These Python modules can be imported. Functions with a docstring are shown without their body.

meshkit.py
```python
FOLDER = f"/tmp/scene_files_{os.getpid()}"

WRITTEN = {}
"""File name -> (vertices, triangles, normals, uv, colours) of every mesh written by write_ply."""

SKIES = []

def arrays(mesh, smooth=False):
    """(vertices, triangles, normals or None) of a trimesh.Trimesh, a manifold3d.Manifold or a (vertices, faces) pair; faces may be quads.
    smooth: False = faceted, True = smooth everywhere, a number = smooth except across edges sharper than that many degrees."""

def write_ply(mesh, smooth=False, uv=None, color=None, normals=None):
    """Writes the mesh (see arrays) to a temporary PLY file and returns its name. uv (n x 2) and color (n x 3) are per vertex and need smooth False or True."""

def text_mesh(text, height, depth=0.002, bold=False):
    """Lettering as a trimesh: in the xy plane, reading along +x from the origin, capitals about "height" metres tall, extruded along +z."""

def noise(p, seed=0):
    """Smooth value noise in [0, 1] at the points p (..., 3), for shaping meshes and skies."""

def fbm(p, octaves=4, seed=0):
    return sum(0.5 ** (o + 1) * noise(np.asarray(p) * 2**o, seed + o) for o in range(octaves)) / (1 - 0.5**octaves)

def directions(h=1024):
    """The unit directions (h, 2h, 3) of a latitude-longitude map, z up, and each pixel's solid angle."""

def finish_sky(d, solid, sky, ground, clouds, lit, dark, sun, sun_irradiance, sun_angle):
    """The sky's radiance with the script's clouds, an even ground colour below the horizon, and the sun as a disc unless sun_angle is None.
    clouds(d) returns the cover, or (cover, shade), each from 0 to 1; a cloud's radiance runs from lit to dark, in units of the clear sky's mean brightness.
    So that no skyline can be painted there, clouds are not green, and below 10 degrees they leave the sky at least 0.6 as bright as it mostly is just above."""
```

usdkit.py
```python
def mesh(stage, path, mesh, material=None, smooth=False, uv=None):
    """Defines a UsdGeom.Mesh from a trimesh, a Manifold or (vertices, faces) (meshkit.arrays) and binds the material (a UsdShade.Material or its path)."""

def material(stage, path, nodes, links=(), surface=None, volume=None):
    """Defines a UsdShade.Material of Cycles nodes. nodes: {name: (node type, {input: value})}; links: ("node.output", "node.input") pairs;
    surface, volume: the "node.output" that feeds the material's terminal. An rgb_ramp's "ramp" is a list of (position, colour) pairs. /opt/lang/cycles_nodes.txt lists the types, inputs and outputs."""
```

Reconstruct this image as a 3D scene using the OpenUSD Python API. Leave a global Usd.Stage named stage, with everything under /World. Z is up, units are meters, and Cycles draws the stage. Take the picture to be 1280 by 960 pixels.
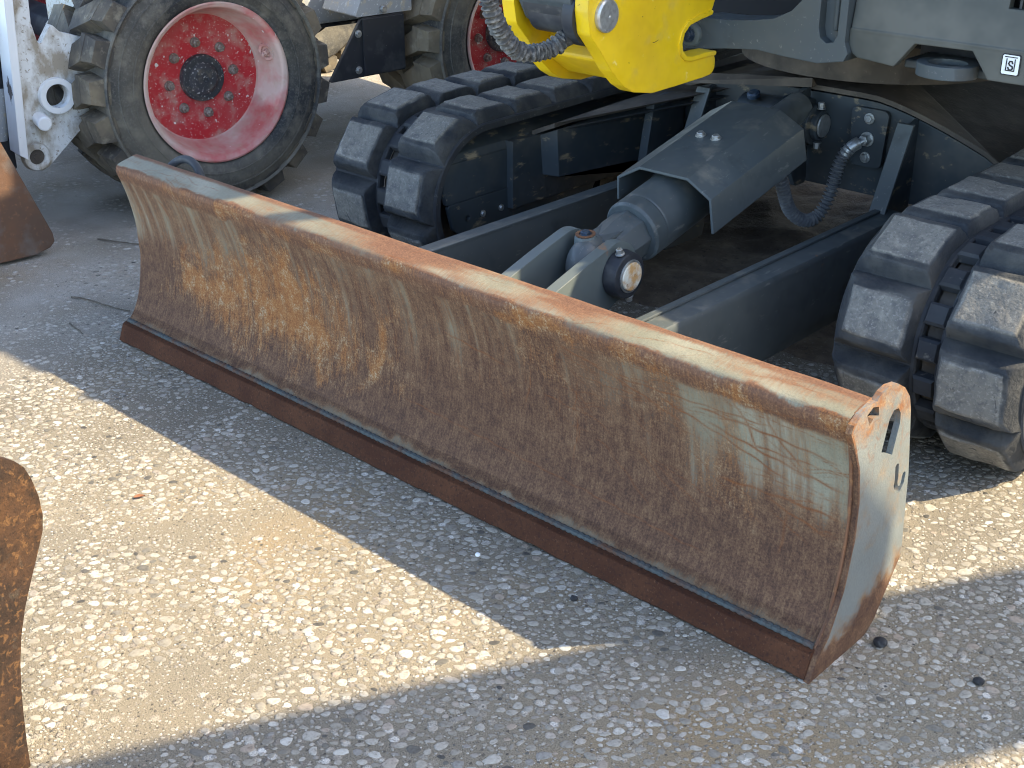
import math, random
import numpy as np
import trimesh
import usdkit
import meshkit
from pxr import Gf, Sdf, Usd, UsdGeom, UsdLux, UsdShade, Vt
from scipy.spatial import cKDTree
from shapely.geometry import Polygon, Point, LineString, box as sbox
from shapely.ops import unary_union

random.seed(7)
RNG = np.random.default_rng(7)
A = np.array
PI = math.pi

stage = Usd.Stage.CreateInMemory()
UsdGeom.SetStageUpAxis(stage, UsdGeom.Tokens.z)
UsdGeom.SetStageMetersPerUnit(stage, 1.0)
UsdGeom.Xform.Define(stage, '/World')
stage.SetDefaultPrim(stage.GetPrimAtPath('/World'))
UsdGeom.Scope.Define(stage, '/World/Looks')

# ------------------------------------------------------------------ camera, sky, sun, exposure
cam = UsdGeom.Camera.Define(stage, '/World/camera')
cam.CreateHorizontalApertureAttr(36.0)
cam.CreateVerticalApertureAttr(27.0)
cam.CreateFocalLengthAttr(45.696)
cam.CreateClippingRangeAttr(Gf.Vec2f(0.05, 500))
cam.CreateExposureAttr(1.82)
R_, U_, D_ = A([0.73063364, 0.68276058, -0.00353187]), A([-0.29192653, 0.31706334, 0.90235788]), A([-0.61721421, 0.65826197, -0.43097307])
C_ = A([1.98577228, -1.68730841, 1.4589798])
cam.AddTransformOp().Set(Gf.Matrix4d(*[float(v) for row in (list(R_) + [0], list(U_) + [0], list(-D_) + [0], list(C_) + [1]) for v in row]))

SUN = A([0.86, 0.61, 1.0]); SUN /= np.linalg.norm(SUN)
usdkit.material(stage, '/World/Looks/sky_light', {
    'sky': ('sky_texture', {'sky_type': 'single_scattering', 'sun_disc': False, 'sun_elevation': float(math.asin(SUN[2])), 'sun_rotation': float(math.atan2(SUN[0], SUN[1])), 'air_density': 1.0, 'aerosol_density': 1.2}),
    'bg': ('background_shader', {'strength': 0.15})}, [('sky.color', 'bg.color')], surface='bg.background')
dome = UsdLux.DomeLight.Define(stage, '/World/sky')
dome.CreateIntensityAttr(1.0)
UsdShade.MaterialBindingAPI.Apply(dome.GetPrim()).Bind(UsdShade.Material.Get(stage, '/World/Looks/sky_light'))
dome.GetPrim().SetCustomDataByKey('kind', 'structure')
sun = UsdLux.DistantLight.Define(stage, '/World/sun')
sun.CreateIntensityAttr(0.90); sun.CreateAngleAttr(0.53); sun.CreateColorAttr(Gf.Vec3f(1.0, 0.86, 0.60))
sun.GetPrim().CreateAttribute('inputs:normalize', Sdf.ValueTypeNames.Bool).Set(True)
zx = np.cross([0, 0, 1.0], SUN); zx /= np.linalg.norm(zx); zy = np.cross(SUN, zx)
sun.AddTransformOp().Set(Gf.Matrix4d(*[float(v) for row in (list(zx) + [0], list(zy) + [0], list(SUN) + [0], [0, 0, 10, 1]) for v in row]))

# ------------------------------------------------------------------ prims
USED = {}
def numbered(parent, name):
    k = (parent, name); n = USED.get(k, 0); USED[k] = n + 1
    return f'{parent}/{name}' + (f'_{n:03d}' if n else '')

BASE = {}
def thing(name, label, cat, base=(0, 0, 0), group=None, kind=None):
    p = numbered('/World', name)
    x = UsdGeom.Xform.Define(stage, p); x.AddTranslateOp().Set(Gf.Vec3d(*map(float, base)))
    BASE[p] = A(base, float)
    tag(x.GetPrim(), label, cat, group, kind)
    return p

def tag(prim, label=None, cat=None, group=None, kind=None):
    for k, v in (('label', label), ('category', cat), ('group', group), ('kind', kind)):
        if v: prim.SetCustomDataByKey(k, v)

def part(parent, name, mesh, mat, label=None, smooth=30, kind=None, prim=None):
    """A mesh in world coordinates becomes a child of parent (thing or part) or a top-level mesh."""
    if isinstance(mesh, (list, tuple)) and not isinstance(mesh[0], np.ndarray): mesh = trimesh.util.concatenate(mesh)
    p = numbered(parent or '/World', name)
    b = BASE.get(parent, A([0, 0, 0.])) if parent else A([0, 0, 0.])
    v, f, n = meshkit.arrays(mesh, smooth)
    m = usdkit.mesh(stage, p, (v - b, f), LOOK[mat] if isinstance(mat, str) else mat)
    if n is not None:
        m.CreateNormalsAttr(Vt.Vec3fArray.FromNumpy(n.astype(np.float32))); m.SetNormalsInterpolation('vertex')
    BASE[p] = b
    tag(m.GetPrim(), label, kind=kind)
    return p

# ------------------------------------------------------------------ shapes
def fix(m, T):
    m.apply_transform(T)
    return m

def xf(m, X, Y, Z, o):
    T = np.eye(4); T[:3, 0], T[:3, 1], T[:3, 2], T[:3, 3] = X, Y, Z, o
    m = m.copy(); v = m.vertices @ T[:3, :3].T + T[:3, 3]
    f = m.faces if np.linalg.det(T[:3, :3]) > 0 else m.faces[:, ::-1]
    return trimesh.Trimesh(v, f, process=False)

def ext(poly, h):
    polys = getattr(poly, 'geoms', [poly])
    return trimesh.util.concatenate([trimesh.creation.extrude_polygon(g, h, engine='earcut') for g in polys])

def rnd(pts, r, holes=()):
    p = pts if isinstance(pts, Polygon) else Polygon(pts)
    if r: p = p.buffer(r, join_style=1, quad_segs=5).buffer(-2 * r, join_style=1, quad_segs=5).buffer(r, join_style=1, quad_segs=5)
    for h in holes: p = p.difference(h if not isinstance(h, list) else Polygon(h))
    return p

def yz(pts, x0, x1, r=0, holes=()):
    return xf(ext(rnd(pts, r, holes), abs(x1 - x0)), [0, 1, 0], [0, 0, 1], [1, 0, 0], [min(x0, x1), 0, 0])
def xz(pts, y0, y1, r=0, holes=()):
    return xf(ext(rnd(pts, r, holes), abs(y1 - y0)), [1, 0, 0], [0, 0, 1], [0, 1, 0], [0, min(y0, y1), 0])
def xy(pts, z0, z1, r=0, holes=()):
    return xf(ext(rnd(pts, r, holes), abs(z1 - z0)), [1, 0, 0], [0, 1, 0], [0, 0, 1], [0, 0, min(z0, z1)])

def bx(x0, x1, y0, y1, z0, z1, c=0.0):
    if c <= 0:
        m = trimesh.creation.box((x1 - x0, y1 - y0, z1 - z0)); m.apply_translation(((x0 + x1) / 2, (y0 + y1) / 2, (z0 + z1) / 2)); return m
    P = []
    for i in (0, 1):
        for j in (0, 1):
            for k in (0, 1):
                X, Y, Z = (x0, x1)[i], (y0, y1)[j], (z0, z1)[k]; sx, sy, sz = 1 - 2 * i, 1 - 2 * j, 1 - 2 * k
                P += [(X + sx * c, Y + sy * c, Z), (X + sx * c, Y, Z + sz * c), (X, Y + sy * c, Z + sz * c)]
    return trimesh.convex.convex_hull(A(P))

def frame_for(d):
    d = A(d, float); d /= np.linalg.norm(d)
    a = A([0, 0, 1.]) if abs(d[2]) < 0.9 else A([1., 0, 0])
    x = np.cross(a, d); x /= np.linalg.norm(x)
    return x, np.cross(d, x), d

def lathe(profile, o, d, n=32):
    """profile: (height along d, radius) pairs; closed with caps when radius 0 is given."""
    x, y, z = frame_for(d)
    pr = A(profile, float); t = np.linspace(0, 2 * PI, n, endpoint=False)
    V = (A(o)[None, None] + pr[:, None, 0, None] * z + pr[:, None, 1, None] * (np.cos(t)[None, :, None] * x + np.sin(t)[None, :, None] * y)).reshape(-1, 3)
    F = []
    for i in range(len(pr) - 1):
        for k in range(n):
            a, b, c, e = i * n + k, i * n + (k + 1) % n, (i + 1) * n + (k + 1) % n, (i + 1) * n + k
            F += [(a, b, c), (a, c, e)]
    m = trimesh.Trimesh(V, F, process=False); m.merge_vertices(); m.update_faces(m.nondegenerate_faces())
    return m

def cyl(o, d, h, r, n=24, c=0.0):
    pr = [(0, 0), (0, r - c), (c, r), (h - c, r), (h, r - c), (h, 0)] if c else [(0, 0), (0, r), (h, r), (h, 0)]
    return lathe(pr, o, d, n)

def tube(path, r, n=12, caps=True):
    P = A(path, float); r = np.broadcast_to(r, len(P))
    T = np.gradient(P, axis=0); T /= np.linalg.norm(T, axis=1)[:, None]
    x, y, _ = frame_for(T[0]); t = np.linspace(0, 2 * PI, n, endpoint=False); V = []
    for i in range(len(P)):
        x = x - T[i] * (x @ T[i]); x /= np.linalg.norm(x); y = np.cross(T[i], x)
        V.append(P[i] + r[i] * (np.cos(t)[:, None] * x + np.sin(t)[:, None] * y))
    V = np.vstack(V); F = []
    for i in range(len(P) - 1):
        for k in range(n):
            a, b, c, e = i * n + k, i * n + (k + 1) % n, (i + 1) * n + (k + 1) % n, (i + 1) * n + k
            F += [(a, b, c), (a, c, e)]
    if caps:
        V = np.vstack([V, P[0], P[-1]]); s, e_ = len(V) - 2, len(V) - 1; q = (len(P) - 1) * n
        F += [(s, (k + 1) % n, k) for k in range(n)] + [(e_, q + k, q + (k + 1) % n) for k in range(n)]
    return trimesh.Trimesh(V, F, process=False)

def spline(pts, m=60):
    from scipy.interpolate import CubicSpline
    P = A(pts, float); s = np.r_[0, np.cumsum(np.linalg.norm(np.diff(P, axis=0), axis=1))]
    return CubicSpline(s, P)(np.linspace(0, s[-1], m))

def bolt(o, d, r=0.011, h=0.009):
    """Hexagon head on a washer."""
    x, y, z = frame_for(d); o = A(o, float)
    w = cyl(o, z, 0.003, r * 1.35, 14)
    return trimesh.util.concatenate([w, lathe([(0.002, 0), (0.002, r), (h - .002, r), (h, r * .85), (h, 0)], o, z, 6)])

def hull(P): return trimesh.convex.convex_hull(A(P, float))

# ------------------------------------------------------------------ looks
LOOK = {}
def surface(name, base, layers=(), rough=0.5, metallic=0.0, bumps=(), bevel=0.0, spec=0.5, rough_layers=(), coat=0.0):
    """layers: (colour, noise scale, low, high, options); options: stretch (x,y,z), up (power of upward facing), detail, vor."""
    nd = {'geo': ('geometry', {}), 'p': ('principled_bsdf', {'base_color': base, 'roughness': rough, 'metallic': metallic, 'specular_ior_level': spec, 'coat_weight': coat})}
    lk = []
    prev = None
    for i, L in enumerate(layers):
        col, sc, lo, hi = L[:4]; o = L[4] if len(L) > 4 else {}
        st = o.get('stretch', (1, 1, 1))
        nd[f'm{i}'] = ('mapping', {'scale': st, 'location': (i * 3.1, i * 1.7, 0)})
        lk.append(('geo.position', f'm{i}.vector'))
        if o.get('vor'):
            nd[f'n{i}'] = ('voronoi_texture', {'scale': sc}); out = f'n{i}.distance'
        else:
            nd[f'n{i}'] = ('noise_texture', {'scale': sc, 'detail': o.get('detail', 5.0), 'roughness': o.get('rough', 0.6), 'distortion': o.get('dist', 0.0)}); out = f'n{i}.fac'
        lk.append((f'm{i}.vector', f'n{i}.vector'))
        nd[f'r{i}'] = ('map_range', {'from_min': lo, 'from_max': hi, 'to_min': 0.0, 'to_max': o.get('max', 1.0), 'clamp': True})
        lk.append((out, f'r{i}.value')); fac = f'r{i}.result'
        if o.get('up'):
            nd[f's{i}'] = ('separate_xyz', {}); lk.append(('geo.normal', f's{i}.vector'))
            nd[f'u{i}'] = ('map_range', {'from_min': o['up'][0], 'from_max': o['up'][1], 'to_min': 0.0, 'to_max': 1.0, 'clamp': True}); lk.append((f's{i}.z', f'u{i}.value'))
            nd[f'x{i}'] = ('math', {'math_type': 'multiply'}); lk += [(fac, f'x{i}.value1'), (f'u{i}.result', f'x{i}.value2')]; fac = f'x{i}.value'
        if o.get('attr'):
            nd['wat'] = ('attribute', {'attribute': 'wear'}); nd['wsc'] = ('separate_color', {}); nd[f'y{i}'] = ('math', {'math_type': 'multiply'})
            lk += [(fac, f'y{i}.value1'), ('wsc.r', f'y{i}.value2')] + ([] if ('wat.color', 'wsc.color') in lk else [('wat.color', 'wsc.color')]); fac = f'y{i}.value'
        nd[f'c{i}'] = ('mix', {'color1': base, 'color2': col}); lk.append((fac, f'c{i}.fac'))
        if prev: lk.append((prev, f'c{i}.color1'))
        prev = f'c{i}.color'
    if prev: lk.append((prev, 'p.base_color'))
    if rough_layers:
        sc, lo, hi, a, b = rough_layers
        nd['rn'] = ('noise_texture', {'scale': sc, 'detail': 4.0}); nd['rr'] = ('map_range', {'from_min': lo, 'from_max': hi, 'to_min': a, 'to_max': b, 'clamp': True})
        lk += [('geo.position', 'rn.vector'), ('rn.fac', 'rr.value'), ('rr.result', 'p.roughness')]
    nrm = None
    if bevel:
        nd['bev'] = ('bevel', {'samples': 4, 'radius': bevel}); nrm = 'bev.bevel'
    for i, (sc, dist, strg) in enumerate(bumps):
        nd[f'bn{i}'] = ('noise_texture', {'scale': sc, 'detail': 6.0, 'roughness': 0.65}); nd[f'b{i}'] = ('bump', {'distance': dist, 'strength': strg})
        lk += [('geo.position', f'bn{i}.vector'), (f'bn{i}.fac', f'b{i}.height')]
        if nrm: lk.append((nrm, f'b{i}.normal'))
        nrm = f'b{i}.normal'
    if nrm: lk.append((nrm, 'p.normal'))
    LOOK[name] = usdkit.material(stage, '/World/Looks/' + name, nd, lk, surface='p.BSDF')

DUST = (0.30, 0.26, 0.20)
surface('grey_paint', (0.056, 0.067, 0.070), [((0.095, 0.100, 0.096), 2.2, 0.45, 0.75, {'max': 0.7}), (DUST, 9, 0.55, 0.75, {'up': (0.3, 0.95), 'max': 0.5}), ((0.20, 0.095, 0.04), 26, 0.71, 0.76, {}), (DUST, 160, 0.66, 0.74, {'max': 0.6}), ((0.21, 0.205, 0.185), 55, 0.63, 0.70, {'stretch': (1, 0.25, 1), 'max': 0.5}), ((0.022, 0.022, 0.022), 7, 0.60, 0.74, {'max': 0.7})], rough=0.42, bevel=0.004, bumps=[(6, 0.004, 0.25), (300, 0.0006, 0.3)], rough_layers=(8, .35, .7, .32, .6))
surface('light_grey_paint', (0.092, 0.110, 0.108), [((0.13, 0.142, 0.132), 3, 0.4, 0.7, {'max': 0.6}), ((0.27, 0.12, 0.045), 14, 0.66, 0.73, {'max': 0.8}), ((0.10, 0.12, 0.12), 60, 0.66, 0.72, {'max': 0.5})], rough=0.45, bevel=0.003, bumps=[(8, 0.004, 0.2), (260, 0.0006, 0.3)], rough_layers=(9, .35, .7, .34, .6))
surface('weld_paint', (0.066, 0.076, 0.076), [((0.095, 0.046, 0.026), 14, 0.44, 0.62, {'max': 0.9}), ((0.045, 0.045, 0.043), 80, 0.5, 0.7, {})], rough=0.85, spec=0.2, bumps=[(150, 0.002, 0.5)])
surface('chassis_paint', (0.026, 0.034, 0.040), [((0.10, 0.09, 0.075), 5.5, 0.50, 0.70, {'max': 0.45}), ((0.27, 0.21, 0.13), 24, 0.60, 0.70, {'stretch': (1, 0.5, 1.4), 'max': 0.75}), ((0.33, 0.29, 0.22), 70, 0.72, 0.78, {'max': 0.8})], rough=0.5, bevel=0.004, bumps=[(5, 0.006, 0.25), (90, 0.0015, 0.35)], rough_layers=(8, .35, .7, .4, .75))
surface('deck_grime', (0.050, 0.041, 0.033), [((0.13, 0.105, 0.08), 6, 0.45, 0.7, {'max': 0.8}), ((0.20, 0.17, 0.13), 45, 0.62, 0.75, {'max': 0.6})], rough=0.85, bumps=[(12, 0.01, 0.4), (120, 0.003, 0.5)])
surface('panel_grey', (0.052, 0.055, 0.047), [((0.105, 0.102, 0.085), 2.4, 0.48, 0.62, {'max': 0.8}), ((0.40, 0.38, 0.33), 60, 0.76, 0.80, {'max': 0.8})], rough=0.55, bevel=0.006, bumps=[(500, 0.0006, 0.35), (4, 0.004, 0.2)])
surface('rubber', (0.013, 0.015, 0.019), [((0.05, 0.049, 0.046), 7, 0.44, 0.70, {'max': 0.6}), ((0.17, 0.155, 0.13), 42, 0.62, 0.74, {'max': 0.6})], rough=0.78, bumps=[(35, 0.004, 0.5), (180, 0.0018, 0.5)])
surface('lug_face_rubber', (0.013, 0.016, 0.020), [((0.075, 0.071, 0.064), 9, 0.40, 0.66, {'max': 0.75}), ((0.158, 0.147, 0.127), 7, 0.16, 0.42, {'attr': True, 'max': 0.95}), ((0.085, 0.082, 0.078), 26, 0.50, 0.66, {'attr': True, 'max': 0.75}), ((0.25, 0.23, 0.19), 34, 0.54, 0.72, {'attr': True, 'max': 0.8}), ((0.29, 0.27, 0.235), 150, 0.54, 0.68, {'attr': True, 'max': 0.6}), ((0.07, 0.068, 0.065), 75, 0.54, 0.66, {'attr': True, 'dist': 0.8, 'max': 0.6}), ((0.016, 0.016, 0.018), 46, 0.67, 0.70, {'stretch': (1, 1, 0.5), 'dist': 1.5, 'max': 0.8})], rough=0.88, bumps=[(28, 0.006, 0.7), (95, 0.0045, 0.8), (300, 0.0012, 0.6)])
surface('tyre_rubber', (0.030, 0.031, 0.032), [((0.135, 0.118, 0.088), 2.4, 0.40, 0.60, {'max': 0.9}), ((0.21, 0.185, 0.14), 16, 0.50, 0.74, {'max': 0.7}), ((0.15, 0.14, 0.118), 120, 0.50, 0.72, {'max': 0.6})], rough=0.8, bumps=[(30, 0.003, 0.4), (150, 0.0016, 0.5)])
surface('tyre_lug_rubber', (0.055, 0.048, 0.040), [((0.205, 0.165, 0.108), 4, 0.40, 0.62, {'max': 0.9}), ((0.24, 0.21, 0.155), 30, 0.54, 0.72, {'max': 0.7}), ((0.03, 0.03, 0.03), 38, 0.64, 0.70, {'dist': 1.2, 'max': 0.7})], rough=0.85, bumps=[(26, 0.005, 0.6), (140, 0.002, 0.5)])
surface('yellow_paint', (0.80, 0.53, 0.008), [((0.62, 0.37, 0.012), 5, 0.46, 0.72, {'max': 0.7}), ((0.50, 0.36, 0.10), 14, 0.56, 0.74, {'max': 0.4}), ((0.06, 0.035, 0.012), 30, 0.69, 0.71, {'stretch': (1, 0.6, 1.0), 'dist': 2.5}), ((0.10, 0.06, 0.02), 150, 0.74, 0.77, {}), ((0.88, 0.74, 0.25), 90, 0.68, 0.72, {'stretch': (1, 0.3, 0.3), 'max': 0.6})], rough=0.4, bevel=0.004, bumps=[(9, 0.004, 0.25), (220, 0.0006, 0.25)], rough_layers=(9, .35, .7, .30, .6))
surface('red_rim', (0.50, 0.020, 0.028), [((0.50, 0.15, 0.13), 7, 0.44, 0.74, {'max': 0.6}), ((0.47, 0.36, 0.29), 18, 0.50, 0.72, {'max': 0.65}), ((0.66, 0.60, 0.54), 130, 0.615, 0.66, {'max': 0.9}), ((0.72, 0.68, 0.63), 30, 0.675, 0.69, {'detail': 2.0})], rough=0.6, bevel=0.003, bumps=[(120, 0.001, 0.4)])
surface('red_rim_wall', (0.50, 0.12, 0.11), [((0.55, 0.42, 0.36), 5, 0.36, 0.58, {'max': 0.92}), ((0.42, 0.30, 0.22), 22, 0.50, 0.74, {'max': 0.6}), ((0.72, 0.68, 0.63), 34, 0.72, 0.74, {'detail': 2.0})], rough=0.65, bevel=0.003, bumps=[(120, 0.001, 0.4)])
surface('hub_black', (0.030, 0.031, 0.036), [((0.50, 0.48, 0.45), 110, 0.60, 0.66, {'max': 0.9}), ((0.17, 0.14, 0.10), 22, 0.52, 0.7, {'max': 0.7})], rough=0.6, bumps=[(100, 0.002, 0.4)])
surface('nut_steel', (0.24, 0.20, 0.17), [((0.40, 0.37, 0.33), 120, 0.5, 0.7, {}), ((0.16, 0.07, 0.03), 60, 0.5, 0.7, {'max': 0.7})], rough=0.5, metallic=0.5, bevel=0.002)
surface('white_paint', (0.62, 0.63, 0.62), [((0.27, 0.225, 0.165), 13, 0.44, 0.60, {'stretch': (1, 1, 0.6), 'max': 0.92}), ((0.20, 0.155, 0.10), 90, 0.58, 0.66, {'max': 0.75}), ((0.09, 0.06, 0.04), 22, 0.70, 0.73, {})], rough=0.5, bevel=0.004, bumps=[(120, 0.001, 0.3)])
surface('white_edge_paint', (0.68, 0.69, 0.69), [((0.06, 0.05, 0.045), 18, 0.66, 0.68, {'stretch': (1, 1, 0.5)}), ((0.28, 0.22, 0.15), 60, 0.68, 0.74, {'max': 0.7})], rough=0.45, bevel=0.004)
surface('mud_speckled_white', (0.72, 0.69, 0.60), [((0.46, 0.38, 0.24), 42, 0.53, 0.62, {'max': 0.85}), ((0.28, 0.21, 0.12), 120, 0.62, 0.68, {'max': 0.9})], rough=0.7, bumps=[(120, 0.003, 0.5)])
surface('speckled_grey', (0.32, 0.33, 0.33), [((0.62, 0.63, 0.62), 90, 0.60, 0.66, {}), ((0.5, 0.42, 0.28), 26, 0.56, 0.68, {'max': 0.8})], rough=0.6)
surface('black_paint', (0.020, 0.022, 0.027), [((0.10, 0.10, 0.095), 12, 0.5, 0.72, {'max': 0.6}), ((0.5, 0.5, 0.48), 130, 0.72, 0.76, {'max': 0.8})], rough=0.5, bevel=0.004, bumps=[(60, 0.002, 0.3)])
surface('black_void', (0.006, 0.006, 0.007), rough=0.9)
surface('zinc', (0.42, 0.43, 0.42), [((0.23, 0.22, 0.20), 60, 0.45, 0.7, {}), ((0.3, 0.15, 0.06), 30, 0.66, 0.75, {'max': 0.7})], rough=0.38, metallic=0.75, bevel=0.002)
surface('pin_steel', (0.50, 0.51, 0.50), [((0.30, 0.30, 0.29), 70, 0.45, 0.7, {'max': 0.8})], rough=0.34, metallic=0.8, bevel=0.003)
surface('rusty_pin', (0.74, 0.70, 0.58), [((0.58, 0.30, 0.085), 24, 0.45, 0.60, {'max': 0.9}), ((0.30, 0.12, 0.03), 60, 0.58, 0.7, {'max': 0.9})], rough=0.5, bevel=0.002)
surface('blue_cap', (0.035, 0.055, 0.085), [((0.15, 0.16, 0.17), 90, 0.5, 0.7, {'max': 0.7})], rough=0.35, metallic=0.5, bevel=0.002)
surface('hose_black', (0.030, 0.031, 0.034), [((0.12, 0.115, 0.105), 40, 0.5, 0.7, {'max': 0.7})], rough=0.6)
surface('hose_grey', (0.115, 0.12, 0.125), [((0.26, 0.25, 0.23), 60, 0.48, 0.7, {'max': 0.8})], rough=0.5)
surface('sleeve_grey', (0.065, 0.063, 0.059), [((0.20, 0.192, 0.175), 70, 0.48, 0.66, {}), ((0.05, 0.05, 0.05), 40, 0.6, 0.7, {'max': 0.7})], rough=0.7, bumps=[(200, 0.003, 0.6)])
RUST = [((0.185, 0.078, 0.030), 6, 0.42, 0.66, {'max': 0.9}), ((0.27, 0.125, 0.045), 34, 0.55, 0.72, {'max': 0.8}), ((0.045, 0.028, 0.020), 16, 0.58, 0.74, {'max': 0.75}), ((0.30, 0.16, 0.07), 130, 0.60, 0.72, {'max': 0.6})]
surface('rust', (0.105, 0.050, 0.028), RUST, rough=0.85, bevel=0.004, bumps=[(40, 0.003, 0.5), (260, 0.0012, 0.7)])
surface('dark_rust', (0.050, 0.0195, 0.0105), [((0.082, 0.034, 0.017), 8, 0.4, 0.7, {}), ((0.026, 0.014, 0.011), 150, 0.5, 0.7, {'max': 0.8}), ((0.15, 0.075, 0.04), 220, 0.60, 0.72, {'max': 0.7})], rough=0.95, spec=0.15, bevel=0.003, bumps=[(260, 0.0014, 0.8)])
surface('bucket_rust', (0.092, 0.052, 0.033), [((0.15, 0.068, 0.032), 5, 0.42, 0.64, {'max': 0.9}), ((0.13, 0.115, 0.10), 12, 0.5, 0.7, {'max': 0.7}), ((0.20, 0.10, 0.05), 60, 0.58, 0.72, {'max': 0.6}), ((0.42, 0.36, 0.28), 22, 0.74, 0.76, {})], rough=0.85, bevel=0.004, bumps=[(50, 0.003, 0.5), (240, 0.0012, 0.6)])
surface('rust_flakes', (0.040, 0.023, 0.015), [((0.082, 0.039, 0.017), 4.5, 0.42, 0.62, {'max': 0.9}), ((0.018, 0.013, 0.010), 14, 0.48, 0.64, {'max': 0.8, 'rough': 0.75}), ((0.15, 0.075, 0.030), 80, 0.54, 0.64, {'dist': 0.7, 'max': 0.7}), ((0.13, 0.115, 0.085), 18, 0.62, 0.74, {'max': 0.55}), ((0.015, 0.011, 0.009), 190, 0.54, 0.66, {'max': 0.65})], rough=0.85, spec=0.2, bumps=[(60, 0.004, 0.7), (260, 0.0014, 0.8)])
surface('wood', (0.075, 0.060, 0.045), [((0.14, 0.12, 0.09), 60, 0.45, 0.7, {})], rough=0.9)
surface('dead_leaf', (0.24, 0.105, 0.05), [((0.22, 0.08, 0.03), 120, 0.45, 0.6, {})], rough=0.8)
surface('black_stone', (0.014, 0.013, 0.014), [((0.06, 0.06, 0.06), 150, 0.5, 0.7, {})], rough=0.7, bumps=[(120, 0.003, 0.6)])
surface('sign_white', (0.78, 0.79, 0.78), rough=0.4)
surface('sign_black', (0.015, 0.015, 0.016), rough=0.5)
surface('machine_yellow', (0.62, 0.40, 0.015), [((0.42, 0.28, 0.05), 3, 0.5, 0.75, {})], rough=0.45, bevel=0.01)
LOOK['window_glass'] = usdkit.material(stage, '/World/Looks/window_glass', {'f': ('fresnel', {'IOR': 1.5}), 't': ('transparent_bsdf', {'color': (0.86, 0.92, 0.88)}), 'g': ('glossy_bsdf', {'roughness': 0.02, 'color': (1, 1, 1)}), 'm': ('mix_closure', {})}, [('f.fac', 'm.fac'), ('t.BSDF', 'm.closure1'), ('g.BSDF', 'm.closure2')], surface='m.closure')

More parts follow.
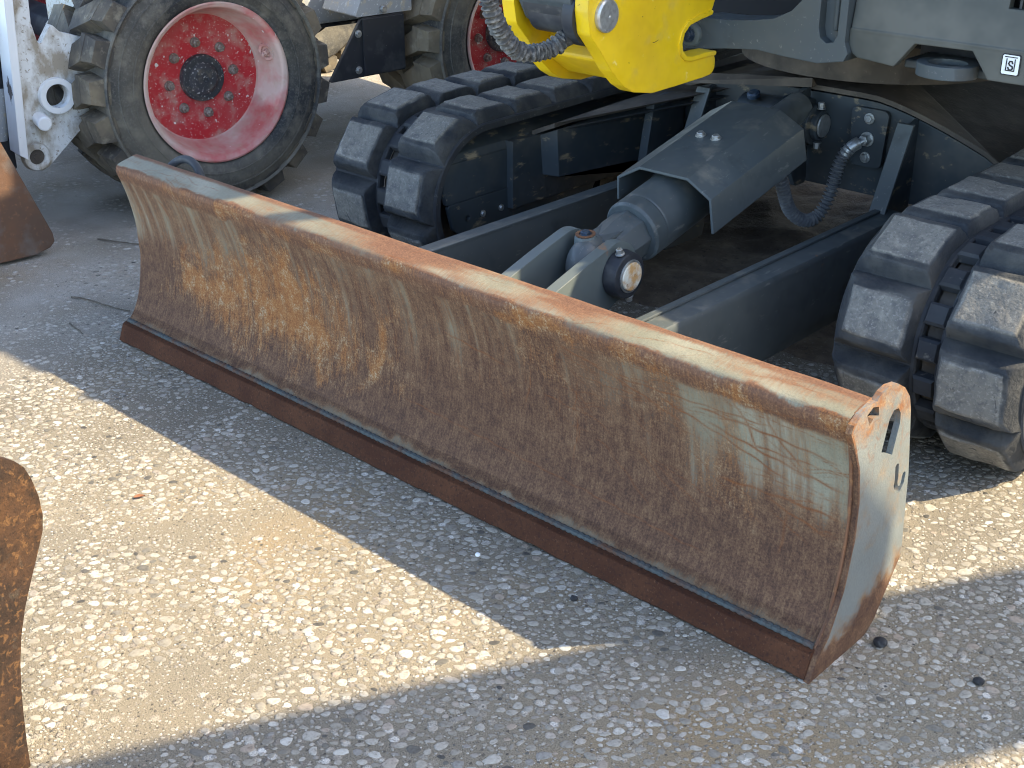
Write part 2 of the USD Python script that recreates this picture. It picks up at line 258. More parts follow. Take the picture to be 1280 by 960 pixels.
# concrete with exposed aggregate: matrix, grit, dusty sand patches
def ground_look():
    nd = {'geo': ('geometry', {}),
          'big': ('noise_texture', {'scale': 1.3, 'detail': 4.0, 'roughness': 0.6}), 'bigr': ('rgb_ramp', {'ramp': [(0.30, (0.150, 0.131, 0.103)), (0.46, (0.200, 0.174, 0.132)), (0.58, (0.235, 0.198, 0.142)), (0.70, (0.262, 0.198, 0.120))]}),
          'gr': ('voronoi_texture', {'scale': 105.0, 'randomness': 1.0}), 'grr': ('map_range', {'from_min': 0.33, 'from_max': 0.20, 'clamp': True}),
          'grc': ('rgb_ramp', {'ramp': [(0.0, (0.06, 0.055, 0.05)), (0.14, (0.14, 0.12, 0.10)), (0.3, (0.28, 0.25, 0.20)), (0.55, (0.36, 0.325, 0.26)), (0.8, (0.50, 0.47, 0.41)), (1.0, (0.62, 0.60, 0.55))]}),
          'g2': ('voronoi_texture', {'scale': 42.0}), 'g2r': ('map_range', {'from_min': 0.42, 'from_max': 0.28, 'clamp': True}),
          'g2c': ('rgb_ramp', {'ramp': [(0.0, (0.20, 0.17, 0.14)), (0.35, (0.34, 0.30, 0.24)), (0.7, (0.50, 0.46, 0.39)), (1.0, (0.60, 0.57, 0.51))]}),
          'cov': ('noise_texture', {'scale': 5.0, 'detail': 4.0}), 'covr': ('map_range', {'from_min': 0.42, 'from_max': 0.56, 'clamp': True}),
          'fine': ('noise_texture', {'scale': 420.0, 'detail': 3.0}), 'finr': ('rgb_ramp', {'ramp': [(0.30, (0.22, 0.21, 0.20)), (0.42, (0.80, 0.79, 0.78)), (0.56, (1.02, 1.0, 0.98)), (0.72, (1.45, 1.40, 1.32))]}),
          'gx': ('separate_xyz', {}), 'gxr': ('map_range', {'from_min': -0.95, 'from_max': -1.55, 'to_max': 0.8, 'clamp': True}), 'gd': ('math', {'math_type': 'multiply'}), 'gn': ('noise_texture', {'scale': 3.0, 'detail': 5.0}), 'gnr': ('map_range', {'from_min': 0.3, 'from_max': 0.6, 'clamp': True}), 'kd': ('mix', {'color2': (0.38, 0.355, 0.31)}), 's1': ('separate_color', {}), 's2': ('separate_color', {}),
          'k1': ('mix', {}), 'k2': ('mix', {}), 'k3': ('mix', {'mix_type': 'multiply', 'fac': 1.0}),
          'a1': ('math', {'math_type': 'multiply'}), 'a2': ('math', {'math_type': 'multiply', 'value2': 0.8}),
          'far': ('vector_math', {'math_type': 'length'}),
          'bh': ('math', {'math_type': 'add'}), 'bump': ('bump', {'distance': 0.004, 'strength': 0.7}), 'bump2': ('bump', {'distance': 0.0025, 'strength': 0.8}),
          'p': ('principled_bsdf', {'roughness': 0.9, 'specular_ior_level': 0.25})}
    del nd['far']
    lk = [(f'geo.position', f'{n}.vector') for n in ('big', 'gr', 'g2', 'cov', 'fine')]
    lk += [('big.fac', 'bigr.fac'), ('gr.distance', 'grr.value'), ('gr.color', 's1.color'), ('s1.r', 'grc.fac'), ('g2.distance', 'g2r.value'), ('g2.color', 's2.color'), ('s2.r', 'g2c.fac'),
           ('cov.fac', 'covr.value'), ('grr.result', 'a2.value1'), ('a2.value', 'k1.fac'), ('bigr.color', 'k1.color1'), ('grc.color', 'k1.color2'),
           ('g2r.result', 'a1.value1'), ('covr.result', 'a1.value2'), ('a1.value', 'k2.fac'), ('k1.color', 'k2.color1'), ('g2c.color', 'k2.color2'),
           ('geo.position', 'gx.vector'), ('geo.position', 'gn.vector'), ('gn.fac', 'gnr.value'), ('gx.x', 'gxr.value'), ('gxr.result', 'gd.value1'), ('gnr.result', 'gd.value2'), ('gd.value', 'kd.fac'), ('k2.color', 'kd.color1'), ('fine.fac', 'finr.fac'), ('kd.color', 'k3.color1'), ('finr.color', 'k3.color2'), ('k3.color', 'p.base_color'),
           ('grr.result', 'bh.value1'), ('a1.value', 'bh.value2'), ('bh.value', 'bump.height'), ('fine.fac', 'bump2.height'), ('bump.normal', 'bump2.normal'), ('bump2.normal', 'p.normal')]
    LOOK['concrete'] = usdkit.material(stage, '/World/Looks/concrete', nd, lk, surface='p.BSDF')
ground_look()

def stone_look(name, src):
    nd = {'geo': ('geometry', {}), 'oi': ('object_info', {}), 'at': ('attribute', {'attribute': 'wear'}), 'sa': ('separate_color', {}), 'rc': ('rgb_ramp', {'ramp': [(0.0, (0.06, 0.056, 0.05)), (0.025, (0.12, 0.11, 0.092)), (0.06, (0.22, 0.198, 0.162)), (0.27, (0.28, 0.253, 0.204)), (0.50, (0.335, 0.308, 0.256)), (0.70, (0.385, 0.358, 0.306)), (0.77, (0.325, 0.262, 0.20)), (0.83, (0.24, 0.226, 0.20)), (0.89, (0.35, 0.322, 0.27)), (1.0, (0.47, 0.448, 0.395))]}),
          'n': ('noise_texture', {'scale': 130.0, 'detail': 5.0, 'roughness': 0.7}), 'nr': ('rgb_ramp', {'ramp': [(0.28, (0.45, 0.42, 0.37)), (0.46, (0.88, 0.86, 0.83)), (0.6, (1.03, 1.02, 1.0)), (0.74, (1.25, 1.24, 1.22))]}),
          'm': ('mix', {'mix_type': 'multiply', 'fac': 1.0}), 'b': ('bump', {'distance': 0.0015, 'strength': 0.6}), 'p': ('principled_bsdf', {'roughness': 0.7, 'specular_ior_level': 0.35})}
    LOOK[name] = usdkit.material(stage, '/World/Looks/' + name, nd, ([('at.color', 'sa.color')] if src == 'sa.r' else []) + [(src, 'rc.fac'), ('geo.position', 'n.vector'), ('n.fac', 'nr.fac'), ('rc.color', 'm.color1'), ('nr.color', 'm.color2'), ('m.color', 'p.base_color'), ('n.fac', 'b.height'), ('b.normal', 'p.normal')], surface='p.BSDF')
stone_look('stones', 'sa.r')
stone_look('single_stones', 'oi.random')
surface('soil', (0.105, 0.076, 0.050), [((0.19, 0.14, 0.09), 14, 0.45, 0.7, {}), ((0.20, 0.165, 0.12), 90, 0.58, 0.72, {'max': 0.8}), ((0.025, 0.02, 0.016), 60, 0.6, 0.7, {'max': 0.7})], rough=0.95, bumps=[(60, 0.01, 0.6), (250, 0.003, 0.7)])

# dozer blade: the wear masks are computed per vertex (r = rust cover, g = fresh orange rust, b = scratches)
def blade_look(name, paint):
    nd = {'at': ('attribute', {'attribute': 'wear'}), 's': ('separate_color', {}), 'geo': ('geometry', {}),
          'hf': ('noise_texture', {'scale': 230.0, 'detail': 4.0, 'roughness': 0.7}), 'mf': ('noise_texture', {'scale': 40.0, 'detail': 5.0, 'roughness': 0.65}), 'lf': ('noise_texture', {'scale': 5.0, 'detail': 4.0}),
          'map': ('mapping', {'scale': (1.0, 0.14, 0.14)}), 'st': ('noise_texture', {'scale': 210.0, 'detail': 4.0, 'roughness': 0.65}),
          'h1': ('math', {'math_type': 'multiply_add', 'value2': 0.55, 'value3': -0.275}), 'h2': ('math', {'math_type': 'multiply_add', 'value2': 0.30, 'value3': -0.15}), 'h3': ('math', {'math_type': 'multiply_add', 'value2': 0.75, 'value3': -0.375}),
          't1': ('math', {'math_type': 'add'}), 't2': ('math', {'math_type': 'add'}), 't3': ('math', {'math_type': 'add'}), 'rf': ('map_range', {'range_type': 'smoothstep', 'from_min': 0.20, 'from_max': 0.78, 'clamp': True}),
          'o1': ('math', {'math_type': 'add'}), 'o2': ('math', {'math_type': 'add'}), 'of': ('map_range', {'range_type': 'smoothstep', 'from_min': 0.20, 'from_max': 0.78, 'clamp': True}),
          'paint': ('rgb_ramp', {'ramp': paint}),
          'brown': ('rgb_ramp', {'ramp': [(0.34, (0.056, 0.028, 0.018)), (0.44, (0.095, 0.048, 0.027)), (0.52, (0.136, 0.074, 0.040)), (0.60, (0.175, 0.108, 0.060)), (0.68, (0.205, 0.145, 0.088))]}),
          'orange': ('rgb_ramp', {'ramp': [(0.32, (0.120, 0.048, 0.020)), (0.44, (0.215, 0.085, 0.026)), (0.53, (0.255, 0.118, 0.042)), (0.59, (0.27, 0.185, 0.105)), (0.68, (0.34, 0.295, 0.21))]}),
          'k1': ('mix', {}), 'k2': ('mix', {}), 'k3': ('mix', {'color2': (0.150, 0.054, 0.018)}), 'k4': ('mix', {'mix_type': 'multiply', 'fac': 0.6}), 'vr': ('rgb_ramp', {'ramp': [(0.25, (0.55, 0.53, 0.51)), (0.5, (1.0, 1.0, 1.0)), (0.75, (1.3, 1.27, 1.22))]}),
          'om1': ('math', {'math_type': 'add'}), 'om2': ('math', {'math_type': 'multiply', 'value2': 0.5}), 'bm1': ('math', {'math_type': 'add'}), 'bm2': ('math', {'math_type': 'add'}), 'bm3': ('math', {'math_type': 'multiply_add', 'value2': 0.3333}), 'bm4': ('math', {'math_type': 'multiply_add', 'value2': -0.26, 'value3': 0.20}),
          'rd': ('mix', {'color2': (0.165, 0.080, 0.047)}), 'rdf': ('math', {'math_type': 'multiply', 'value2': 0.5, 'use_clamp': True}), 'sz': ('separate_xyz', {}), 'szr': ('map_range', {'from_min': 0.44, 'from_max': 0.48, 'clamp': True}),
          'b0': ('bump', {'distance': 0.0012, 'strength': 0.6}), 'b1': ('bump', {'distance': 0.002, 'strength': 0.35}), 'ro': ('map_range', {'from_min': 0.0, 'from_max': 1.0, 'to_min': 0.48, 'to_max': 0.82}),
          'p': ('principled_bsdf', {'specular_ior_level': 0.28})}
    lk = [('at.color', 's.color'), ('geo.position', 'sz.vector'), ('sz.z', 'szr.value'), ('szr.result', 'rdf.value1'), ('rdf.value', 'rd.fac'), ('brown.color', 'rd.color1'), ('geo.position', 'hf.vector'), ('geo.position', 'mf.vector'), ('geo.position', 'lf.vector'), ('geo.position', 'map.vector'), ('map.vector', 'st.vector'),
          ('hf.fac', 'h1.value1'), ('mf.fac', 'h2.value1'), ('st.fac', 'h3.value1'), ('s.r', 't1.value1'), ('h1.value', 't1.value2'), ('t1.value', 't2.value1'), ('h2.value', 't2.value2'), ('t2.value', 't3.value1'), ('h3.value', 't3.value2'), ('t3.value', 'rf.value'),
          ('s.g', 'o1.value1'), ('h1.value', 'o1.value2'), ('o1.value', 'o2.value1'), ('h3.value', 'o2.value2'), ('o2.value', 'of.value'),
          ('lf.fac', 'paint.fac'), ('mf.fac', 'bm1.value1'), ('st.fac', 'bm1.value2'), ('bm1.value', 'bm2.value1'), ('hf.fac', 'bm2.value2'), ('bm2.value', 'bm3.value1'), ('s.r', 'bm4.value1'), ('bm4.value', 'bm3.value3'), ('bm3.value', 'brown.fac'), ('mf.fac', 'om1.value1'), ('hf.fac', 'om1.value2'), ('om1.value', 'om2.value1'), ('om2.value', 'orange.fac'), ('rf.result', 'k1.fac'), ('paint.color', 'k1.color1'), ('rd.color', 'k1.color2'),
          ('of.result', 'k2.fac'), ('k1.color', 'k2.color1'), ('orange.color', 'k2.color2'), ('s.b', 'k3.fac'), ('k2.color', 'k3.color1'),
          ('hf.fac', 'vr.fac'), ('k3.color', 'k4.color1'), ('vr.color', 'k4.color2'), ('k4.color', 'p.base_color'), ('hf.fac', 'b0.height'), ('mf.fac', 'b1.height'), ('b0.normal', 'b1.normal'), ('b1.normal', 'p.normal'), ('rf.result', 'ro.value'), ('ro.result', 'p.roughness')]
    LOOK[name] = usdkit.material(stage, '/World/Looks/' + name, nd, lk, surface='p.BSDF')
blade_look('blade_metal', [(0.3, (0.130, 0.121, 0.083)), (0.55, (0.190, 0.177, 0.125)), (0.75, (0.27, 0.25, 0.185))])
blade_look('plate_metal', [(0.3, (0.120, 0.132, 0.128)), (0.55, (0.165, 0.178, 0.170)), (0.75, (0.215, 0.222, 0.205))])
def wear(path, col):
    pv = UsdGeom.PrimvarsAPI(stage.GetPrimAtPath(path)).CreatePrimvar('wear', Sdf.ValueTypeNames.Color3fArray, 'vertex')
    pv.Set(Vt.Vec3fArray.FromNumpy(np.clip(col, 0, 1).astype(np.float32)))

def sstep(a, b, x):
    t = np.clip((x - a) / (b - a), 0, 1); return t * t * (3 - 2 * t)

# ------------------------------------------------------------------ ground
GN = 150
gx = np.unique(np.r_[np.linspace(-60, -6, 20), np.linspace(-6, 6, 60), np.linspace(6, 60, 20)])
GX, GY = np.meshgrid(gx, gx, indexing='ij')
V = np.stack([GX.ravel(), GY.ravel(), np.zeros(GX.size)], 1); n_ = len(gx)
idx = np.arange(n_ * n_).reshape(n_, n_)
F = np.stack([idx[:-1, :-1].ravel(), idx[1:, :-1].ravel(), idx[1:, 1:].ravel(), idx[:-1, 1:].ravel()], 1)
ground = part(None, 'ground', (V, F), 'concrete', smooth=True)
tag(stage.GetPrimAtPath(ground), 'pale exposed aggregate concrete yard with pebbles and dusty patches', 'ground', kind='structure')

def project(P):
    q = np.asarray(P) - C_; w = q @ D_
    return np.stack([512 + 1299.8 * (q @ R_) / w, 384 - 1299.8 * (q @ U_) / w], -1), w

def pebbles():
    pts, rad = [], []
    cell = {}
    def tier(n, r0, r1, cov, gap):
        nonlocal pts, rad
        cand = np.stack([RNG.uniform(-1.9, 1.75, n), RNG.uniform(-1.45, 1.15, n)], 1)
        r = RNG.uniform(r0, r1, n) ** 1.0
        pr, w = project(np.c_[cand, np.zeros(n)])
        keep = (pr[:, 0] > -90) & (pr[:, 0] < 1110) & (pr[:, 1] > 150) & (pr[:, 1] < 860)
        dn = meshkit.fbm(np.c_[cand * 3.2, np.zeros(n)], 3, 5)
        lim = cov - 0.16 * np.clip((-0.7 - cand[:, 0] + np.maximum(cand[:, 1], 0) * 0.8), 0, 2)
        keep &= dn < lim
        keep &= ~((np.abs(cand[:, 0]) < 1.1) & (cand[:, 1] > 0.02) & (cand[:, 1] < 0.75) & (RNG.random(n) < .7))
        for c, q in zip(cand[keep], r[keep]):
            k = (int(math.floor(c[0] / .05)), int(math.floor(c[1] / .05))); ok = True
            for a in (-1, 0, 1):
                for b in (-1, 0, 1):
                    for (px, py, pr_) in cell.get((k[0] + a, k[1] + b), ()):
                        if (px - c[0]) ** 2 + (py - c[1]) ** 2 < ((pr_ + q) * gap) ** 2: ok = False; break
                    if not ok: break
                if not ok: break
            if ok:
                cell.setdefault(k, []).append((c[0], c[1], q)); pts.append(c); rad.append(q)
    tier(1500, .0125, .0165, 0.60, 1.0)
    tier(16000, .0085, .0125, 0.60, 0.92)
    tier(60000, .0058, .0085, 0.66, 0.90)
    tier(90000, .0036, .0058, 0.72, 0.92)
    tier(60000, .0022, .0036, 0.85, 1.0)
    return A(pts), A(rad)
PP, PR = pebbles()
def pebble_arrays(c, r):
    n = len(c); K = 9
    th = np.linspace(0, 2 * PI, K, endpoint=False)[None] + RNG.uniform(0, 6, n)[:, None]
    asp = RNG.uniform(0.48, 0.95, n)[:, None]; rot = RNG.normal(0.72, 0.5, n)
    rr = 1 + 0.10 * np.sin(2 * th + RNG.uniform(0, 6, n)[:, None]) + 0.09 * np.sin(3 * th + RNG.uniform(0, 6, n)[:, None]) + RNG.uniform(-.07, .07, (n, K))
    ex, ey = r[:, None] * rr * np.cos(th), r[:, None] * rr * np.sin(th) * asp
    cs, sn = np.cos(rot)[:, None], np.sin(rot)[:, None]
    X, Y = ex * cs - ey * sn, ex * sn + ey * cs
    h = (r * RNG.uniform(0.04, 0.11, n)).clip(.0006, .0013)[:, None]
    tilt = RNG.normal(0, .025, (n, 2))
    rings = []
    for s, z in ((1.0, -0.0012), (0.90, 0.55), (0.62, 0.95)):
        zz = np.full((n, K), z) if z < 0 else z * h + (X * tilt[:, :1] + Y * tilt[:, 1:]) * s
        rings.append(np.stack([c[:, :1] + X * s, c[:, 1:] + Y * s, zz], -1))
    top = np.stack([c[:, 0], c[:, 1], h[:, 0] * 1.0], -1)[:, None]
    Vv = np.concatenate(rings + [top], 1)
    f = []
    for i in range(2):
        for k in range(K):
            a, b, d, e = i * K + k, i * K + (k + 1) % K, (i + 1) * K + (k + 1) % K, (i + 1) * K + k
            f += [(a, b, d), (a, d, e)]
    f += [(2 * K + k, 2 * K + (k + 1) % K, 3 * K) for k in range(K)]
    return Vv, A(f)
PV, PF = pebble_arrays(PP, PR)
pr, w = project(np.c_[PP, np.zeros(len(PP))])
score = np.where((pr[:, 0] > 0) & (pr[:, 0] < 1024) & (pr[:, 1] > 0) & (pr[:, 1] < 768), PR / w, 0)
order = np.argsort(-score)
for i in order[:300]:
    part(ground, 'pebble', (PV[i], PF), 'single_stones', smooth=True)
rest = order[300:]
def low_pebbles(c, r):
    n, K = len(c), 6
    th = np.linspace(0, 2 * PI, K, endpoint=False)[None] + RNG.uniform(0, 6, n)[:, None]
    rr = r[:, None] * RNG.uniform(.8, 1.15, (n, K)); asp = RNG.uniform(.55, .95, n)[:, None]; rot = RNG.normal(.72, .6, n)[:, None]
    ex, ey = rr * np.cos(th), rr * np.sin(th) * asp
    X, Y = ex * np.cos(rot) - ey * np.sin(rot), ex * np.sin(rot) + ey * np.cos(rot); h = (r * RNG.uniform(.08, .22, n))[:, None]
    Vv = np.concatenate([np.stack([c[:, :1] + X * q, c[:, 1:] + Y * q, np.broadcast_to(z, X.shape)], -1) for q, z in ((1.0, -.001), (.68, h))] + [np.stack([c[:, 0], c[:, 1], h[:, 0] * 1.15], -1)[:, None]], 1)
    f = []
    for k in range(K):
        k2 = (k + 1) % K; f += [(k, k2, K + k2), (k, K + k2, K + k), (K + k, K + k2, 2 * K)]
    return Vv, A(f)
big = rest[PR[rest] > .0066]; tiny = rest[PR[rest] <= .0066]
LV, LF = low_pebbles(PP[tiny], PR[tiny])
nb, nl = PV.shape[1], LV.shape[1]
bed = part(ground, 'pebble_bed', (np.vstack([PV[big].reshape(-1, 3), LV.reshape(-1, 3)]), np.vstack([(PF[None] + (np.arange(len(big)) * nb)[:, None, None]).reshape(-1, 3), (LF[None] + (np.arange(len(tiny)) * nl)[:, None, None]).reshape(-1, 3) + len(big) * nb])), 'stones', smooth=True, kind='stuff')
tone = np.r_[np.repeat(RNG.random(len(big)), nb), np.repeat(RNG.random(len(tiny)), nl)]
wear(bed, np.repeat(tone[:, None], 3, 1))

# dark soil that has dropped under the machine
def soil_patch():
    n = 70
    X, Y = np.meshgrid(np.linspace(-1.25, 1.25, n), np.linspace(0.95, 3.4, n), indexing='ij')
    e = np.minimum(np.minimum(X + 1.25, 1.25 - X), np.minimum(Y - 0.95, 3.4 - Y))
    m = meshkit.fbm(np.stack([X * 5, Y * 5, X * 0], -1), 4, 3)
    Z = -0.03 + 0.055 * sstep(0.0, 0.5, e) * (0.5 + m) + 0.012 * (meshkit.fbm(np.stack([X * 22, Y * 22, X * 0], -1), 2, 9) - .5)
    ii = np.arange(n * n).reshape(n, n)
    return np.stack([X.ravel(), Y.ravel(), Z.ravel()], 1), np.stack([ii[:-1, :-1].ravel(), ii[1:, :-1].ravel(), ii[1:, 1:].ravel(), ii[:-1, 1:].ravel()], 1)
s_ = part(None, 'soil', soil_patch(), 'soil', smooth=True)
tag(stage.GetPrimAtPath(s_), 'dark crumbled soil lying on the ground under the excavator', 'soil', kind='stuff')

# ------------------------------------------------------------------ the excavator
EX = thing('excavator', 'dark grey tracked excavator with a long rusty dozer blade and a yellow bucket coupler', 'excavator', (0, 1.95, 0))

# --- dozer blade: moldboard as one fine shell, profile (y, z) from the weld up and over the lip
PROF = A([(0.030, 0.052), (0.050, 0.072), (0.066, 0.100), (0.080, 0.140), (0.090, 0.190), (0.096, 0.245), (0.096, 0.300), (0.091, 0.355), (0.081, 0.405), (0.068, 0.448), (0.060, 0.470), (0.0575, 0.480), (0.059, 0.489), (0.065, 0.4955), (0.075, 0.4995), (0.100, 0.5055), (0.124, 0.5105), (0.130, 0.5095), (0.1325, 0.504), (0.131, 0.480)])
def blade_sheet():
    s = np.r_[0, np.cumsum(np.linalg.norm(np.diff(PROF, axis=0), axis=1))]
    from scipy.interpolate import PchipInterpolator
    ss = np.unique(np.r_[np.linspace(0, s[-1], 230), s])
    pr = PchipInterpolator(s, PROF)(ss); xs = np.linspace(-1.1, 1.1, 740)
    X, S = np.meshgrid(xs, ss, indexing='ij')
    Yv = np.broadcast_to(pr[:, 0], X.shape).copy(); Zv = np.broadcast_to(pr[:, 1], X.shape).copy()
    dent = (meshkit.fbm(np.stack([X * 2.2, S * 5, X * 0], -1), 3, 2) - .5) * 0.006 * sstep(0.02, 0.1, S)
    Yv += dent; Zv += (meshkit.fbm(np.stack([X * 7, S * 9, X * 0], -1), 3, 21) - .5) * 0.004 * sstep(.38, .45, S)
    return X, S, Yv, Zv, s[-1]
X, S, Yv, Zv, SL = blade_sheet()
def blade_wear(X, S, Zv):
    F1 = lambda ax, asx, sd, o=4: meshkit.fbm(np.stack([X * ax, S * asx, X * 0], -1), o, sd)
    lip = 0.424     # arc length where the rolled lip begins
    h = S
    # face: brown below, olive paint above on the right third and in streaks on the left
    streak = meshkit.fbm(np.stack([X * 60 + S * 6, S * 3.0, X * 0], -1), 4, 11)
    broad = F1(2.0, 3.5, 12)
    right = sstep(0.20, 1.0, X + (broad - .5) * .7 + (streak - .5) * .35) * sstep(0.09, 0.35, h - 0.02 * np.clip(X - .6, 0, 1) + (F1(5, 5, 13) - .5) * .16) * (0.72 + .7 * (F1(11, 7, 27) - .5))
    left = sstep(-0.45, -0.85, X) * sstep(0.22, 0.30, h + (F1(6, 5, 14) - .5) * .1)
    mid = sstep(0.17, 0.33, h + (broad - .5) * .15) * 0.40
    rust = 0.95 - 0.62 * right - 0.16 * left - 0.52 * mid * (0.40 + .65 * streak) + (streak - .5) * 0.85 * sstep(0.10, 0.26, h) + (F1(9, 9, 15) - .5) * .40
    rust += 0.18 * sstep(0.17, 0.10, h)
    # grey paint along the weld
    rust -= 0.55 * sstep(0.040, 0.010, h + (F1(26, 26, 16) - .5) * .04)
    # band of rust under the lip and bare top with paint islands
    band = sstep(lip - .035, lip + .004, h + (F1(14, 14, 17) - .5) * .03) * sstep(lip + .052, lip + .030, h + (F1(11, 22, 18) - .5) * .045)
    rust = np.maximum(rust, band * 1.05)
    top = sstep(lip + .030, lip + .045, h)
    tr = 0.20 + 1.5 * (F1(4.2, 20, 19) - .40) + 0.55 * sstep(lip + .085, lip + .100, h) + 0.30 * sstep(-.25, -.05, X) * sstep(.35, .1, X)
    rust = rust * (1 - top) + np.maximum(tr, band) * top
    # orange flaking patch left of the middle with a round right edge
    u = (X + 0.47) / 0.42; v = (h - 0.205) / 0.165
    patch = sstep(1.25, 0.55, np.sqrt(u * u * .9 + v * v) + (F1(7, 8, 20) - .5) * .9 + (F1(30, 18, 26) - .5) * .5)
    arc = np.exp(-((np.hypot((X + .50) / 1.0, (h - .24) * 1.6) - .41) / .018) ** 2) * sstep(-.3, -.1, X) * sstep(.40, .30, h)
    orange = 0.03 + 0.64 * patch * (0.45 + 1.1 * (streak - .25)) + 0.45 * arc * F1(20, 20, 22) * 1.6 + 0.28 * band * (0.4 + F1(10, 20, 28))
    orange += 0.28 * sstep(0.58, 0.72, F1(7, 6, 23)) * sstep(.12, .2, h) * (1 - top)
    orange += 0.28 * band * sstep(.40, .62, F1(8, 12, 24)) * sstep(-.6, -.3, X)
    # scratches: polylines in (x, arc length)
    scr = np.zeros_like(X)
    def line(a, b, wdt, amp, bend=0.0):
        a, b = A(a, float), A(b, float); d = b - a; L = np.linalg.norm(d); d /= L; nn = A([-d[1], d[0]])
        m = (X > min(a[0], b[0]) - .06) & (X < max(a[0], b[0]) + .06) & (S > min(a[1], b[1]) - .08) & (S < max(a[1], b[1]) + .08)
        t = (X[m] - a[0]) * d[0] + (S[m] - a[1]) * d[1]; q = (X[m] - a[0]) * nn[0] + (S[m] - a[1]) * nn[1] - bend * np.sin(np.clip(t / L, 0, 1) * PI) + .0016 * np.sin(t * 90 + a[0] * 50)
        e = min(1, amp * 1.5) * np.exp(-(q / (wdt * 0.62)) ** 2) * sstep(-.004, .03, t) * sstep(L + .004, L - .05, t) * (.82 + .18 * np.sin(t * 37 + a[0] * 99))
        scr[m] = np.maximum(scr[m], e)
    dz = 0.045
    for a, b, w_, am, be in [((.78, .37), (1.09, .355), .0042, .95, .004), ((.80, .345), (1.098, .30), .004, .9, -.004), ((.69, .36), (1.0, .275), .0032, .8, .005), ((.83, .235), (1.10, .245), .0042, .95, .004), ((.93, .235), (1.08, .20), .0035, .8, .0), ((.86, .43), (.92, .30), .004, .7, .008), ((.93, .41), (1.02, .31), .0035, .7, -.008), ((.11, .32), (.32, .29), .003, .6, .0), ((.45, .40), (.78, .31), .003, .6, .006), ((.9, .33), (1.06, .335), .003, .7, .0), ((-.95, .40), (-.90, .33), .005, .8, .01), ((-.88, .25), (-.83, .29), .006, .7, .012), ((.98, .13), (.985, .24), .004, .55, .0), ((-.02, .12), (.85, .075), .002, .5, .0), ((.60, .37), (.95, .385), .003, .6, .0), ((.74, .29), (.78, .30), .006, .8, .008)]:
        line((a[0], a[1]), (b[0], b[1]), w_, am, be)
    rs = np.random.default_rng(4)
    for _ in range(90):
        x0, s0 = rs.uniform(.35, 1.08), rs.uniform(.2, .43); an = rs.uniform(-.6, .3); L = rs.uniform(.04, .22)
        line((x0, s0), (x0 + L * math.cos(an), s0 + L * math.sin(an)), .0016, rs.uniform(.25, .6), rs.uniform(-.006, .006))
    for _ in range(110):
        x0, s0 = rs.uniform(-1.08, .5), rs.uniform(.25, .43); an = rs.uniform(-1.9, -1.1); L = rs.uniform(.03, .13)
        line((x0, s0), (x0 + L * math.cos(an), s0 + L * math.sin(an)), .0018, rs.uniform(.25, .6), rs.uniform(-.004, .004))
    for _ in range(80):
        x0, s0 = rs.uniform(-1.05, 1.08), rs.uniform(lip + .035, lip + .09); an = rs.uniform(-.9, .9); L = rs.uniform(.03, .14)
        line((x0, s0), (x0 + L * math.cos(an), s0 + L * math.sin(an) * .5), .0016, rs.uniform(.3, .75), rs.uniform(-.006, .006))
    return np.stack([rust, orange, scr], -1)
W = blade_wear(X, S, Zv)
nx_, ns_ = X.shape; ii = np.arange(nx_ * ns_).reshape(nx_, ns_)
FQ = np.stack([ii[:-1, :-1].ravel(), ii[1:, :-1].ravel(), ii[1:, 1:].ravel(), ii[:-1, 1:].ravel()], 1)
BL = part(EX, 'dozer_blade', (np.stack([X.ravel(), Yv.ravel(), Zv.ravel()], 1), FQ), 'blade_metal', smooth=True)
wear(BL, W.reshape(-1, 3))
# back structure of the blade, cutting edge, end plates
part(BL, 'back_box', yz([(0.040, 0.050), (0.075, 0.10), (0.103, 0.20), (0.108, 0.30), (0.100, 0.38), (0.086, 0.44), (0.080, 0.485), (0.128, 0.496), (0.128, 0.42), (0.205, 0.37), (0.215, 0.16), (0.125, 0.05)], -1.09, 1.09), 'light_grey_paint')
def jag_edge():
    xs = np.linspace(-1.105, 1.103, 260); rs = np.random.default_rng(3)
    j = (meshkit.fbm(np.stack([xs * 30, xs * 0, xs * 0], -1), 3, 8) - .5) * .006
    prof = [(0.000, 0.004), (0.0165, 0.0455), (0.020, 0.050), (0.034, 0.054), (0.047, 0.045), (0.030, 0.002)]
    Vv = A([[(x, y, z + (j[k] * (1.0 if i in (0, 5) else (0.5 if i in (2,) else 0.15)))) for i, (y, z) in enumerate(prof)] for k, x in enumerate(xs)]).reshape(-1, 3)
    K = len(prof); Ff = []
    for k in range(len(xs) - 1):
        for i in range(K):
            a, b, c, e = k * K + i, k * K + (i + 1) % K, (k + 1) * K + (i + 1) % K, (k + 1) * K + i
            Ff += [(a, c, b), (a, e, c)]
    q = (len(xs) - 1) * K
    Ff += [(0, i, i + 1) for i in range(1, K - 1)] + [(q, q + i + 1, q + i) for i in range(1, K - 1)]
    m = trimesh.Trimesh(Vv, Ff, process=False); m.fix_normals(); return m
part(BL, 'cutting_edge', jag_edge(), 'dark_rust', smooth=40)
part(BL, 'weld_bead', tube(np.stack([np.linspace(-1.098, 1.098, 700), np.full(700, 0.0335), 0.0545 + .0012 * np.abs(np.sin(np.linspace(0, 500, 700)))], 1), 0.0065 + 0.0008 * np.sin(np.linspace(0, 900, 700)), 8), 'weld_paint')
